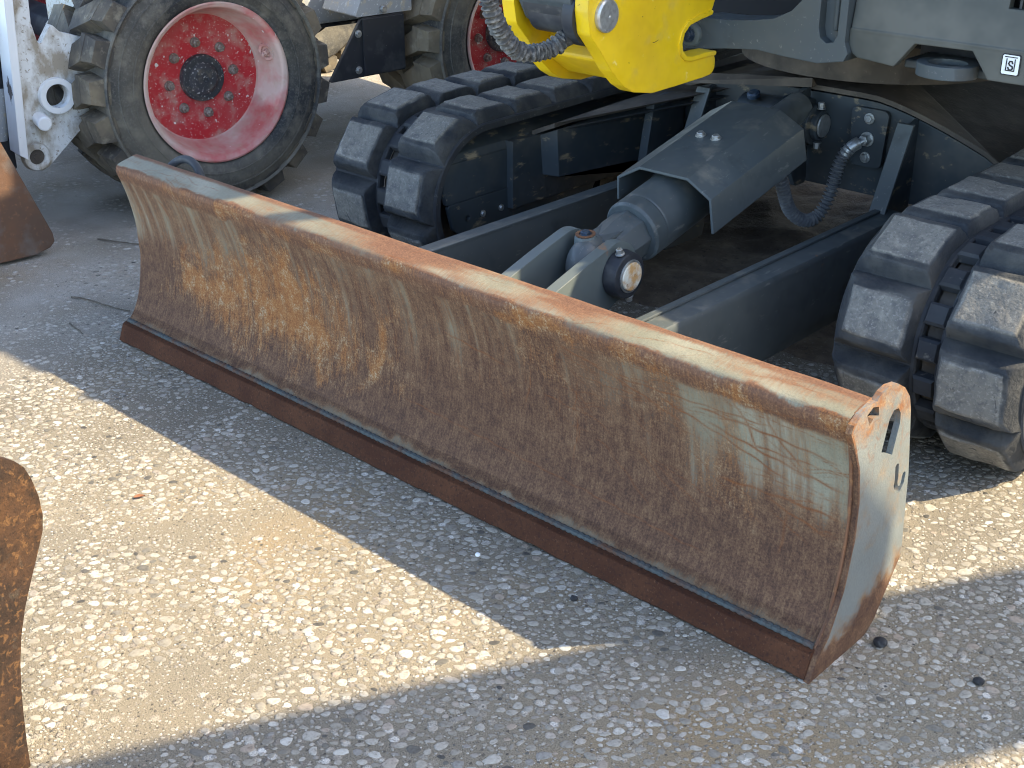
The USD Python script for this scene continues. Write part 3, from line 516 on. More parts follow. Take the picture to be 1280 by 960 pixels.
END = [(0.0, 0.0), (0.022, 0.046), (0.052, 0.076), (0.086, 0.150), (0.101, 0.240), (0.100, 0.320), (0.086, 0.395), (0.060, 0.452), (0.046, 0.476), (0.052, 0.490), (0.075, 0.502), (0.110, 0.508), (0.122, 0.509), (0.138, 0.519), (0.160, 0.5235), (0.190, 0.518), (0.220, 0.500), (0.243, 0.475), (0.254, 0.448), (0.268, 0.380), (0.282, 0.310), (0.301, 0.128), (0.222, 0.018), (0.190, 0.0), (0.06, -0.002)]
slot = Polygon([(0.162, 0.394), (0.205, 0.376), (0.219, 0.432), (0.217, 0.452), (0.206, 0.466), (0.190, 0.468), (0.177, 0.455)])
dia = Polygon([(0.093, 0.493), (0.106, 0.470), (0.116, 0.479), (0.136, 0.478), (0.131, 0.496), (0.112, 0.502)])
hook = LineString([(0.232, 0.341), (0.236, 0.318), (0.236, 0.303), (0.242, 0.291), (0.254, 0.287), (0.262, 0.296), (0.264, 0.312)]).buffer(0.0062)
def end_plate(x0, x1):
    p = Polygon(END).difference(slot).difference(dia).difference(hook)
    if x0 < 0: p = Polygon(END).intersection(sbox(.05, .03, .4, .47)).buffer(-.022)
    return yz(p, x0, x1)
def end_wear(v):
    y, z = v[:, 1], v[:, 2]; P_ = np.stack([y * 14, z * 14, y * 0], -1)
    dl = A([LineString(END[:10]).distance(Point(a, b)) for a, b in zip(y, z)])
    r = 0.16 + 1.2 * sstep(.007, .002, dl) + .7 * (meshkit.fbm(P_ * 1.6, 4, 31) - .42) + 0.9 * sstep(.10, .03, z - 0.32 * (y - 0.12) + (meshkit.fbm(P_ * 3, 3, 32) - .5) * .05) + 0.25 * sstep(.40, .52, z) 
    o = 0.10 + 0.62 * sstep(.36, .50, z) * (meshkit.fbm(P_ * 2.6, 4, 33)) + .25 * (meshkit.fbm(P_ * 1.2, 3, 36) - .4)
    s = 0.9 * sstep(.035, .0, np.abs((meshkit.fbm(P_ * 1.7, 3, 34)) - .5)) * sstep(.30, .44, z) * .6
    return np.stack([r, o, s], -1)
for x0, x1 in ((1.1015, 1.113), (-1.113, -1.1015)):
    m = end_plate(x0, x1).subdivide_to_size(0.008, max_iter=12) if x0 > 0 else end_plate(x0, x1)
    q = part(BL, 'end_plate', m, 'plate_metal' if x0 > 0 else 'rust', smooth=False)
    if x0 > 0: wear(q, end_wear(m.vertices))
part(BL, 'edge_weld', tube([(1.1, y + .002, z) for y, z in [(0.03, 0.052), (0.066, 0.10), (0.090, 0.19), (0.096, 0.245), (0.096, 0.30), (0.091, 0.355), (0.081, 0.405), (0.068, 0.448), (0.0575, 0.475), (0.06, 0.489), (0.075, 0.498), (0.124, 0.508)]], 0.0035, 8), 'rust')

part(BL, 'lifting_loop', tube(spline([(-1.02, .150, .42), (-1.01, .165, .480), (-.965, .185, .510), (-.905, .185, .497), (-.885, .175, .42)], 30), .011, 12), 'hose_black', smooth=60)

# --- push arms, cross tube, clevis
for s in (1, -1):
    x0, x1 = 0.335, 0.402
    prof = [(x0, 0.318), (x1, 0.314), (x1 + .008, 0.30), (x1 + .008, 0.13), (x1 - .008, 0.085), (x0 + .02, 0.08), (x0, 0.10)]
    m = xz([(s * a, b) for a, b in prof], 0.16, 1.62)
    ar = part(EX, 'push_arm', m, 'grey_paint', smooth=40)
    part(ar, 'top_rib', xz([(s * (x0 - .003), 0.3185), (s * (x0 + .016), 0.3185), (s * (x0 + .016), 0.3245), (s * (x0 - .003), 0.3245)], 0.165, 1.60), 'grey_paint')
part(EX, 'cross_tube', lathe([(-.33, 0), (-.33, .072), (.33, .072), (.33, 0)], (0, 0.335, 0.262), (1, 0, 0), 32), 'light_grey_paint')
PIN = A([0, 0.722, 0.309])
def clevis(x0, x1):
    c = Point(PIN[1], PIN[2]).buffer(0.078, quad_segs=12)
    b = Polygon([(0.13, 0.13), (0.13, 0.245), (0.46, 0.314), (0.60, 0.357), (0.70, 0.384), (0.74, 0.24), (0.60, 0.175), (0.40, 0.14)])
    return yz(unary_union([c, b]).buffer(.01).buffer(-.01), x0, x1)
for x0, x1 in ((0.058, 0.090), (-0.090, -0.058)):
    lg = part(EX, 'clevis_lug', clevis(x0, x1), 'light_grey_paint')
    part(lg, 'weld_fillet', lathe([(0, 0), (0.0, .034), (.020, .028), (.03, .012), (.032, 0)], ((x0 + x1) / 2 + (.02 if x0 > 0 else .02), 0.46, 0.255), (1, 0, .25), 18), 'light_grey_paint')
pn = part(EX, 'clevis_pin', lathe([(0.09, 0), (0.09, .060), (.100, .062), (.128, .058), (.131, .050), (.131, .0)], (0, PIN[1], PIN[2]), (1, 0, 0), 36), 'black_paint')
part(pn, 'pin_ring', lathe([(.1312, .0), (.1312, .0425), (.1345, .0425), (.1345, .038), (.1345, 0)], (0, PIN[1], PIN[2]), (1, 0, 0), 36), 'zinc')
part(pn, 'pin_cap', lathe([(.1346, 0), (.1346, .0365), (.1385, .0355), (.1385, 0.004), (.1375, 0)], (0, PIN[1], PIN[2]), (1, 0, 0), 32), 'rusty_pin', 'pin end with orange rust stains')
part(pn, 'lock_bolt', bolt((0.112, PIN[1] - .020, PIN[2] + .058), (0, -.3, 1), .009, .016), 'zinc')
part(pn, 'lock_bolt', bolt((0.118, PIN[1] + .012, PIN[2] - .058), (0, .2, -1), .009, .016), 'zinc')
# --- cylinder
AX = A([0, 1, 0.245]); AX /= np.linalg.norm(AX)
def along(d): return PIN + AX * d
cy = part(EX, 'blade_cylinder', lathe([(.170, .05), (.170, .080), (.178, .086), (.215, .086), (.222, .083), (.228, .086), (.70, .086), (.705, .05), (.98, .045), (.98, 0)], PIN, AX, 40), 'grey_paint')
part(cy, 'rod_eye', [trimesh.creation.icosphere(subdivisions=3, radius=0.074).apply_transform(trimesh.transformations.scale_and_translate([.70, 1, 1], PIN)), hull([along(.02) + A([x, 0, z]) for x in (-.036, .036) for z in (-.060, .060)] + [along(.10) + A([x, 0, z]) for x in (-.036, .036) for z in (-.052, .052)])], 'grey_paint', smooth=40)
part(cy, 'rod_neck', lathe([(.05, 0), (.05, .058), (.12, .068), (.180, .068), (.180, 0)], PIN, AX, 8), 'grey_paint', smooth=20)
part(cy, 'grease_boss', lathe([(0, .030), (.020, .028), (.026, .024), (.026, 0)], PIN + A([-.012, -.004, .050]), (0, -.10, 1), 24), 'light_grey_paint')
part(cy, 'grease_cap', bolt(PIN + A([-.012, -.0055, .075]), (0, -.10, 1), .013, .012), 'blue_cap')
part(cy, 'grease_ring', lathe([(0, .017), (.003, .026), (.0055, .026), (.0055, .017), (0, .017)], PIN + A([-.012, -.0055, .0745]), (0, -.10, 1), 24), 'rust')
# --- angled steel guard over the cylinder
def guard():
    g = [(-.147, -.100), (-.150, -.040), (-.078, .0), (.078, .0), (.152, -.040), (.166, -.128)]
    th = .007
    poly = LineString(g).buffer(th / 2, cap_style=2, join_style=1, quad_segs=4)
    m = ext(poly, 1.0)
    v = m.vertices.copy()
    y = np.where(v[:, 2] > .5, 1.42, 1.0) + np.where(v[:, 2] > .5, 0.10 * (-v[:, 1]), .05 * (v[:, 1] + .05) * 0)
    x = v[:, 0] + .012
    z = 0.487 + v[:, 1] + (y - 1.0) * 0.245
    m = trimesh.Trimesh(np.stack([x, y, z], 1), m.faces, process=False); m.fix_normals(); return m
gd = part(EX, 'cylinder_guard', guard(), 'grey_paint', smooth=20)
for xb in (-.022, .028):
    part(gd, 'bolt', bolt((xb, 1.21, 0.487 + .21 * .245 + .0035), (0, -.24, 1), .011, .011), 'zinc')

# --- car body: X-shaped centre frame with legs out to the track frames
deck = [(-.66, 1.24), (-.585, 1.26), (-.53, 1.55), (-.46, 1.72), (-.22, 1.74), (.22, 1.74), (.56, 1.735), (.66, 1.70), (.66, 2.85), (-.66, 2.85)]
def deck_mesh():
    def ring(pts, zf, off): return [(x * 1.0, y + off, zf(x, y)) for x, y in pts]
    zt = lambda x, y: 0.578 - 0.10 * (max(0, abs(x) - .20) / .36) ** 1.4 - .04 * max(0, 1.7 - y)
    t = []
    P = [(x, y) for x, y in deck]
    dens = []
    for a, b in zip(P, P[1:] + P[:1]):
        for k in range(8): dens.append((a[0] + (b[0] - a[0]) * k / 8, a[1] + (b[1] - a[1]) * k / 8))
    n = len(dens); top = [(x, y, zt(x, y)) for x, y in dens]; bot = [(x, y + .012, 0.30) for x, y in dens]
    c = len(top); Vv = top + bot + [(0, 2.2, .585), (0, 2.2, .30)]
    Ff = []
    for k in range(n):
        k2 = (k + 1) % n
        Ff += [(k, k2, n + k2), (k, n + k2, n + k), (2 * n, k2, k), (2 * n + 1, n + k, n + k2)]
    m = trimesh.Trimesh(A(Vv), Ff, process=False); m.fix_normals(); return m, [A(p) for p in top]
dm, dtop = deck_mesh()
cb = part(EX, 'car_body', dm, 'chassis_paint', smooth=25)
lid = Polygon(deck)
def deck_lid():
    P = [p + A([0, -0.012 if 1.2 < p[1] < 1.8 else 0, .008]) for p in dtop]; n = len(P)
    Vv = P + [p + A([0, 0, .014]) for p in P] + [A([0, 2.2, .612])]
    Ff = []
    for k in range(n):
        k2 = (k + 1) % n
        Ff += [(k, k2, n + k2), (k, n + k2, n + k), (2 * n, n + k, n + k2)]
    m = trimesh.Trimesh(A(Vv), Ff, process=False); m.fix_normals(); return m
part(cb, 'top_plate', deck_lid(), 'deck_grime', smooth=25)
part(cb, 'slewing_ring', lathe([(0, 0), (0, .44), (.13, .44), (.13, .36), (.13, 0)], (0, 2.15, .625), (0, 0, 1), 48), 'deck_grime')
part(cb, 'deck_rail', hull([(-.52, 1.62, .555), (-.50, 1.60, .555), (.02, 1.70, .598), (.02, 1.73, .598), (-.52, 1.62, .585), (.02, 1.70, .625)]), 'deck_grime')
# rear bearing of the blade cylinder with its pin
part(cb, 'bearing_boss', lathe([(-.24, 0), (-.24, .058), (-.10, .060), (-.095, .072), (-.02, .074), (-.018, .060), (.012, .060), (.016, .05), (.016, 0)], (0.035, 1.70, .492), (1, 0, 0), 36), 'chassis_paint')
part(cb, 'bearing_plate', yz([(1.60, .56), (1.72, .60), (1.74, .30), (1.68, .30), (1.62, .40)], -.010, .006, r=.012), 'chassis_paint')
pz = part(cb, 'bearing_pin', lathe([(.016, 0), (.016, .044), (.030, .044), (.034, .040), (.034, 0)], (0.035, 1.70, .492), (1, 0, 0), 32), 'chassis_paint')
BP = EX + '/car_body'
part(cb, 'pin_cap', lathe([(.0345, 0), (.0345, .034), (.040, .033), (.040, 0)], (0.035, 1.70, .492), (1, 0, 0), 32), 'pin_steel')
part(cb, 'lock_bolt', bolt((0.058, 1.70, .540), (0, 0, 1), .010, .02), 'zinc')
part(cb, 'lock_bolt', bolt((0.058, 1.695, .442), (0, 0, -1), .010, .02), 'zinc')
part(cb, 'cap_blue', lathe([(0, .02), (.012, .02), (.016, .014), (.016, 0)], (-.15, 1.66, .552), (0, -.4, 1), 16), 'blue_cap')
# rounded service plate with hose union
def service_plate():
    return xz([(.155, .39), (.255, .39), (.265, .56), (.145, .56)], 1.722, 1.7365, r=.018)
part(cb, 'service_plate', service_plate(), 'chassis_paint')
part(cb, 'bolt', bolt((.205, 1.722, .532), (0, -1, 0), .012, .012), 'zinc')
part(cb, 'bolt', bolt((.205, 1.722, .418), (0, -1, 0), .012, .012), 'zinc')
part(cb, 'hose_union', [bolt((.205, 1.722, .472), (0, -1, 0), .016, .03), lathe([(0, 0), (0, .012), (.05, .012), (.05, 0)], (.205, 1.70, .472), (-.55, -.6, -.45), 14)], 'zinc')
hp = spline([(.180, 1.672, .452), (.160, 1.655, .40), (.150, 1.63, .30), (.130, 1.58, .245), (.105, 1.52, .27), (.095, 1.47, .35), (.07, 1.43, .44)], 640)
ho = part(EX, 'corrugated_hose', tube(hp, 0.0165 + 0.0042 * np.sin(np.arange(640) * 2 * PI / 15.0), 14), 'hose_grey', smooth=50)
part(ho, 'hose_ferrule', tube(spline([(.196, 1.690, .466), (.184, 1.676, .455), (.170, 1.664, .428)], 14), .0185, 14), 'zinc')
# arm brackets at the car body
for s in (1, -1):
    part(cb, 'arm_bracket', yz([(1.738, .55), (1.675, .535), (1.535, .235), (1.50, .06), (1.70, .06), (1.738, .2)], s * .335, s * .349), 'chassis_paint')
    part(cb, 'bracket_flange', hull([(s * x, y - .010 * k, z) for x in (.318, .366) for k in (0, 1) for y, z in ((1.682, .548), (1.534, .230))]), 'grey_paint')
    part(cb, 'arm_pin', lathe([(0, 0), (0, .04), (.18, .04), (.18, 0)], (s * .28, 1.60, .20), (s, 0, 0), 24), 'chassis_paint')
part(cb, 'leg_rib', hull([(-.46, y, z) for y, z in ((1.50, .30), (1.54, .51), (1.70, .53), (1.70, .30))] + [(-.43, y, z) for y, z in ((1.50, .30), (1.54, .51), (1.70, .53), (1.70, .30))]), 'chassis_paint')

# --- tracks
FC, FR = A([1.03, 0.275]), 0.230
RC, RR = A([2.95, 0.305]), 0.260
def track_path(n=600):
    d = RC - FC; L = np.linalg.norm(d); a0 = math.atan2(d[1], d[0]); k = math.acos((FR - RR) / L)
    # counter-clockwise: bottom run forward to rear, around the sprocket, back along the top, around the idler
    a_top, a_bot = a0 + k, a0 - k
    pt = lambda c, r, a: c + r * A([math.cos(a), math.sin(a)])
    pts = []
    pts += [pt(FC, FR, a_bot) * (1 - t) + pt(RC, RR, a_bot) * t for t in np.linspace(0, 1, 120, endpoint=False)]
    pts += [pt(RC, RR, a) for a in np.linspace(a_bot, a_top, 100, endpoint=False)]
    top = [pt(RC, RR, a_top) * (1 - t) + pt(FC, FR, a_top) * t for t in np.linspace(0, 1, 120, endpoint=False)]
    pts += [p - A([0, .012 * math.sin(PI * i / 120)]) for i, p in enumerate(top)]
    pts += [pt(FC, FR, a) for a in np.linspace(a_top, a_bot + 2 * PI, 120, endpoint=False)]
    P = A(pts); s = np.r_[0, np.cumsum(np.linalg.norm(np.diff(np.vstack([P, P[:1]]), axis=0), axis=1))]
    q = np.linspace(0, s[-1], n, endpoint=False); Pc = np.vstack([P, P[:1]])
    R = np.stack([np.interp(q, s, Pc[:, 0]), np.interp(q, s, Pc[:, 1])], 1)
    return R, s[-1]
TP, TL = track_path()
TT = np.roll(TP, -1, 0) - np.roll(TP, 1, 0); TT /= np.linalg.norm(TT, axis=1)[:, None]
TN = np.stack([TT[:, 1], -TT[:, 0]], 1)
def at_s(s):
    k = int(round((s % TL) / TL * len(TP))) % len(TP); return TP[k], TT[k], TN[k]
def belt_strip(x0, x1, out, inn, e0=.01):
    prof = [(x0, -inn), (x0, out - e0), (x0 + e0, out), (x1 - e0, out), (x1, out - e0), (x1, -inn)]
    K, n = len(prof), len(TP)
    Vv = A([[(x, TP[i, 0] + TN[i, 0] * o, TP[i, 1] + TN[i, 1] * o) for x, o in prof] for i in range(n)]).reshape(-1, 3); Ff = []
    for i in range(n):
        for k in range(K):
            a, b, c, e = i * K + k, i * K + (k + 1) % K, ((i + 1) % n) * K + (k + 1) % K, ((i + 1) % n) * K + k
            Ff += [(a, b, c), (a, c, e)]
    m = trimesh.Trimesh(Vv, Ff, process=False); m.fix_normals(); return m
def place(P, s):
    """(across, along, out) -> world at path length s"""
    p, t, n = at_s(s); P = A(P)
    return np.stack([P[:, 0], p[0] + t[0] * P[:, 1] + n[0] * P[:, 2], p[1] + t[1] * P[:, 1] + n[1] * P[:, 2]], 1)
NL = 31; PITCH = TL / NL
def lug_mesh(xc, w0, w1, s, sd):
    """One tread block: steep flanks with rounded shoulders, a flat worn face in two halves, a slope down to the belt's edge."""
    r = np.random.default_rng(sd); j = lambda a: r.uniform(-a, a)
    q0, q1 = (.011, .030) if abs(w1) > abs(w0) else (.030, .011)     # the wide slope lies at the belt's edge
    h = .040
    ws = [w0, w0 + q0 * .35, w0 + q0 * .75, w0 + q0, w0 + q0 + .005, w0 + q0 + .014, (w0 + w1) / 2, w1 - q1 - .014, w1 - q1 - .005, w1 - q1, w1 - q1 * .75, w1 - q1 * .35, w1]
    hs = [-.02, .009, .026, .0345, .0375, .040, .040, .040, .0375, .0345, .026, .009, -.02]
    b, t = .0855 + j(.001), .062 + j(.003)
    ys = [-b, -b + .006, -(b + t) / 2, -t, -t + .005, -t + .014, 0, t - .014, t - .005, t, (b + t) / 2, b - .006, b]
    k = np.linspace(0, 12, 37)
    wv, wh = np.interp(k, range(13), ws), np.interp(k, range(13), hs); yv, yh = np.interp(k, range(13), ys), np.interp(k, range(13), hs)
    Wg, Yg = np.meshgrid(wv, yv, indexing='ij'); Ha, Hb = np.meshgrid(wh, yh, indexing='ij')
    Z = np.minimum(Ha, Hb) - .004 * sstep(.012, 0, np.abs(Ha - Hb)) * (np.minimum(Ha, Hb) < .038)
    t_ = np.clip(Z / h, 0, 1); wm = (w0 + w1) / 2 + j(.012)
    P = np.stack([(Wg + xc) * 36, Yg * 36 + s * 36, Z * 20], -1)
    n1 = meshkit.fbm(P, 3, sd) - .5; n2 = meshkit.fbm(P[..., [1, 0, 2]] * .8 + 7, 3, sd) - .5
    Z = Z + n1 * .006 * sstep(.1, .8, t_) - .0035 * sstep(.004, -.004, (Wg - wm) * (1 if r.random() > .5 else -1)) * sstep(.8, .97, t_)
    Wg = Wg + n2 * .010 * sstep(0, .3, t_); Yg = Yg + n1 * .010 * sstep(0, .3, t_)
    dust = sstep(.80, .95, t_ + n2 * .18).ravel()
    ii = np.arange(37 * 37).reshape(37, 37)
    f = np.stack([ii[:-1, :-1].ravel(), ii[1:, :-1].ravel(), ii[1:, 1:].ravel(), ii[:-1, 1:].ravel()], 1)
    f = np.vstack([f[:, [0, 1, 2]], f[:, [0, 2, 3]]])
    m = trimesh.Trimesh(place(np.stack([Wg.ravel() + xc, Yg.ravel(), Z.ravel()], 1), s), f, process=False)
    p, tt, nn = at_s(s)
    up = A([0, nn[0], nn[1]])
    if (m.face_normals @ up).sum() < 0: m = trimesh.Trimesh(m.vertices, f[:, ::-1], process=False)
    return m, dust
def make_track(xc, ph):
    base = BASE[EX]
    tr = part(EX, 'track', [belt_strip(xc - .225, xc - .022, .0, .022, .004), belt_strip(xc + .022, xc + .225, .0, .022, .004)], 'rubber', smooth=40)
    n_h = NL * 2
    for k in range(n_h):
        s = (k + .5) * TL / n_h + ph
        br = hull(place([(xc + a, b, c) for a in (-.026, .026) for b in (-.025, .025) for c in (-.021, -.001)] + [(xc + a, b, .005) for a in (-.021, .021) for b in (-.019, .019)], s))
        part(tr, 'bridge_bar', br, 'rubber', smooth=30)
    for k in range(NL):
        for row, (w0, w1) in enumerate(((-.224, -.032), (.032, .224))):
            s = k * PITCH + ph + (row * .5) * PITCH
            lm, du = lug_mesh(xc, w0, w1, s, 100 + k * 2 + row + (0 if xc > 0 else 500))
            q = part(tr, 'tread_lug', lm, 'lug_face_rubber', smooth=True)
            wear(q, np.repeat(du[:, None], 3, 1))
    # guide wheels inside
    idw = lathe([(-.05, 0), (-.05, .17), (-.045, .185), (-.022, .190), (-.018, .205), (.018, .205), (.022, .190), (.045, .185), (.05, .17), (.05, .06), (.06, .05), (.06, 0)], (xc, FC[0], FC[1]), (1, 0, 0), 40)
    part(tr, 'idler_wheel', idw, 'deck_grime')
    part(tr, 'sprocket', lathe([(-.04, 0), (-.04, .225), (.04, .225), (.04, 0)], (xc, RC[0], RC[1]), (1, 0, 0), 26), 'chassis_paint')
    for y in (1.42, 1.75, 2.1, 2.45):
        part(tr, 'track_roller', lathe([(-.12, 0), (-.12, .07), (-.03, .07), (-.03, .05), (.03, .05), (.03, .07), (.12, .07), (.12, 0)], (xc, y, .142), (1, 0, 0), 24), 'deck_grime')
    return tr
make_track(-0.875, 0.02)
make_track(0.885, 0.085)
for s in (1, -1):
    tf = part(EX, 'track_frame', yz([(1.10, .455), (2.70, .455), (2.70, .18), (1.05, .16), (1.02, .25)], s * .80, s * .94, r=.02), 'chassis_paint')
    # inner guard: pressed sheet with folded top, recessed panel and bent lower skirt
    g = hull([(s * x, y, z) for x in (.664, .680) for y, z in ((.862, .285), (.850, .330), (.862, .405), (1.62, .405), (1.62, .285))])
    part(tf, 'guard_panel', g, 'chassis_paint')
    part(tf, 'guard_top', hull([(s * a, y, z) for y in (.868, 1.62) for a, z in ((.664, .406), (.672, .430), (.70, .452), (.76, .462), (.76, .41))]), 'chassis_paint')
    part(tf, 'guard_skirt', yz([(.862, .284), (.885, .205), (.915, .180), (1.52, .180), (1.60, .284)], s * .662, s * .676, r=.012, holes=[Point(.945, .228).buffer(.009)]), 'chassis_paint')
    part(tf, 'frame_web', bx(*sorted((s * .64, s * .80)), 1.12, 2.7, .22, .43), 'chassis_paint')
    for yb in (1.01, 1.09):
        part(tf, 'bolt', bolt((s * .6615, yb, .228), (-s, 0, 0), .008, .006), 'zinc')

# --- upper structure
UP = part(EX, 'upper_frame', bx(-1.08, 1.08, 1.62, 3.25, .775, .93, .01), 'panel_grey')
def fpanel():
    base = [(.372, .835), (.384, .812), (.40, .803), (.498, .795), (.545, .855), (.690, .857), (.735, .797), (.82, .797), (1.10, .797), (1.10, .872), (.372, .872)]
    lowr = xz(base, 1.25, 1.275, r=.004)
    up = [(.374, .866), (1.098, .866), (1.098, 1.12), (.374, 1.12)]
    vents = [sbox(.752 + k * .125, .957, .856 + k * .125, .988) for k in range(2)] + [sbox(.66 + k * .125, 1.004, .745 + k * .125, 1.035) for k in range(3)]
    m = xz(up, 1.2525, 1.2775, holes=vents)
    v = m.vertices.copy(); v[:, 1] += (v[:, 2] - .8745) * .16
    return [lowr, trimesh.Trimesh(v, m.faces, process=False)]
fp = part(EX, 'front_panel', fpanel(), 'panel_grey', smooth=20)
part(fp, 'vent_backing', bx(.60, 1.09, 1.335, 1.345, .88, 1.1), 'black_void')
for k in range(4):
    part(fp, 'vent_slat', bx(.77 + k * .06, .776 + k * .06, 1.28, 1.325, .955, .990), 'black_paint')
# tie-down pictogram: white sign with an outline, a hook and a strap
sg = part(fp, 'tie_down_sign', xz([(.762, .815), (.806, .815), (.806, .863), (.762, .863)], 1.2478, 1.2499, r=.005), 'sign_black')
part(sg, 'sign_face', xz([(.7645, .8175), (.8035, .8175), (.8035, .8605), (.7645, .8605)], 1.2466, 1.2477, r=.004), 'sign_white')
ou = LineString([(.7745, .852), (.7745, .826), (.794, .826), (.794, .852)]).buffer(.0011)
hk = LineString([(.7795, .833), (.781, .829), (.786, .8275), (.790, .831), (.789, .836), (.783, .838), (.780, .842), (.782, .847), (.787, .847), (.789, .843)]).buffer(.0016)
part(sg, 'sign_mark', [xz(ou, 1.2455, 1.2465), xz(hk, 1.2453, 1.24645), xz(sbox(.769, .8555, .799, .8575), 1.2455, 1.2465)], 'sign_black', smooth=False)
# lashing ring in the notch
ring = Point(0, 0).buffer(.072, quad_segs=16).difference(Point(0, 0).buffer(.047, quad_segs=16))
ringm = xy(ring, 0, .030); ringm.apply_scale([1, .9, 1]); ringm.apply_translation([.622, 1.275, .788])
lr = part(EX, 'lashing_ring', ringm, 'grey_paint')
part(lr, 'ring_plate', bx(.50, .76, 1.30, 1.50, .786, .806, .003), 'grey_paint')
part(lr, 'notch_backing', bx(.48, .76, 1.42, 1.44, .78, .90), 'black_paint')
# cast arm at the front of the upper frame with an eye and pocket
cast = Polygon([(-.125, .772), (-.128, .812), (-.105, .842), (-.06, .850), (.03, .852), (.10, .860), (.165, .872), (.215, .897), (.250, .935), (.268, .99), (.276, 1.10), (.371, 1.10), (.371, .838), (.382, .812), (.372, .792), (.30, .778), (.20, .782), (.12, .788), (.02, .778), (-.06, .766), (-.105, .762)])
pocket = Polygon([(.297, 1.12), (.297, .865), (.303, .843), (.320, .832), (.338, .836), (.347, .852), (.349, 1.12)]).buffer(.002)
ca = part(EX, 'cast_arm', xz(cast.buffer(.008).buffer(-.008), 1.232, 1.330, holes=[pocket]), 'grey_paint', smooth=35)
part(ca, 'pocket_backing', xz(pocket.buffer(.004), 1.262, 1.30), 'grey_paint')
part(ca, 'pocket_rib', tube([(.333, 1.252, 1.11), (.333, 1.252, .875), (.331, 1.258, .862)], .008, 12), 'grey_paint')
ey = part(ca, 'eye_boss', lathe([(0, 0), (0, .033), (.010, .031), (.014, .024), (.014, 0)], (-.085, 1.2315, .803), (0, -1, 0), 28), 'light_grey_paint')
part(ca, 'eye_bolt', bolt((-.085, 1.217, .803), (0, -1, 0), .015, .016), 'blue_cap')
part(EX, 'front_bulkhead', bx(-.62, .55, 1.56, 1.60, .78, 1.7), 'black_void')
# hood, engine cover, counterweight, cab: outside the picture but they throw the shade that falls in it
part(EX, 'side_hood', bx(-1.12, -.42, 1.40, 3.0, .935, 1.72, .05), 'panel_grey')
part(EX, 'engine_cover', bx(-.41, 1.10, 2.66, 3.28, .935, 1.75, .06), 'panel_grey')
part(EX, 'counterweight', bx(-1.0, 1.0, 3.29, 3.46, .80, 1.5, .06), 'panel_grey')
cab = part(EX, 'cab', [bx(.10, 1.10, 1.34, 2.64, .935, 1.12, .01)], 'panel_grey')
for x0, x1, y0, y1 in ((.10, .16, 1.34, 1.41), (1.04, 1.10, 1.34, 1.41), (.10, .16, 2.57, 2.64), (1.04, 1.10, 2.57, 2.64), (1.045, 1.10, 2.02, 2.08)):
    part(cab, 'pillar', bx(x0, x1, y0, y1, 1.122, 2.44), 'black_paint')
part(cab, 'roof', bx(.07, 1.12, 1.28, 2.70, 2.442, 2.56, .03), 'panel_grey')
part(cab, 'seat', [bx(.36, .84, 1.85, 2.35, 1.13, 1.42, .04), bx(.36, .84, 2.28, 2.42, 1.42, 2.05, .04)], 'black_paint')
part(cab, 'door_panel', bx(1.075, 1.097, 1.412, 2.018, 1.124, 1.62), 'panel_grey')
for m in (bx(.17, 1.03, 1.37, 1.376, 1.13, 2.43), bx(.17, 1.03, 2.60, 2.606, 1.13, 2.43), bx(.125, .131, 1.42, 2.56, 1.13, 2.43), bx(1.07, 1.074, 1.42, 2.01, 1.13, 2.43), bx(1.07, 1.074, 2.09, 2.56, 1.13, 2.43)):
    part(cab, 'window_pane', m, 'window_glass', smooth=False)
part(EX, 'tool_box', bx(1.125, 1.65, 1.32, 1.85, .92, 1.61, .03), 'panel_grey')
mi = part(EX, 'mirror', bx(1.255, 1.325, 1.26, 1.29, 2.22, 2.50, .01), 'black_paint')
part(mi, 'mirror_bracket', tube([(1.09, 1.36, 2.2), (1.29, 1.30, 2.22), (1.29, 1.30, 2.4)], .013, 8), 'black_paint')
# boom and stick carry the coupler
XB = -.135
bm = part(EX, 'boom', yz([(1.55, 1.05), (1.95, 1.15), (2.10, 2.3), (1.98, 3.05), (1.5, 3.5), (.30, 3.55), (.30, 3.25), (1.15, 3.15), (1.5, 2.6), (1.45, 1.9)], XB - .13, XB + .13, r=.04), 'grey_paint')
part(EX, 'stick', yz([(.30, 3.48), (.55, 3.40), (.62, 2.6), (.80, 1.10), (.79, .93), (.73, .88), (.69, .95), (.42, 2.6), (.22, 3.1)], XB - .085, XB + .085, r=.02), 'grey_paint')

# --- yellow quick coupler
CO = Polygon([(.698, 1.12), (.693, .935), (.703, .882), (.744, .838), (.789, .783), (.834, .742), (.873, .720), (.951, .7045), (1.053, .706), (1.17, .709), (1.224, .713), (1.222, .766), (1.171, .768), (1.115, .766), (1.085, .772), (1.066, .790), (1.061, .812), (1.070, .840), (1.095, .860), (1.145, .869), (1.194, .875), (1.205, .904), (1.21, 1.12)])
CO = CO.buffer(.01, quad_segs=6).buffer(-.035, quad_segs=10).buffer(.025, quad_segs=10)
qc = part(EX, 'quick_coupler', yz(CO, -.040, .0), 'yellow_paint', smooth=35)
part(qc, 'side_plate', yz(CO, -.275, -.235), 'yellow_paint', smooth=35)
part(qc, 'cross_saddle', yz([(.80, .80), (.90, .735), (1.02, .725), (1.05, .75), (.98, .775), (.92, .84), (.88, .87), (.84, .86)], -.234, -.041, r=.01), 'yellow_paint', smooth=35)
part(qc, 'cross_tube', lathe([(-.234, 0), (-.234, .06), (-.041, .06), (-.041, 0)], (0, 1.02, 1.0), (1, 0, 0), 28), 'yellow_paint')
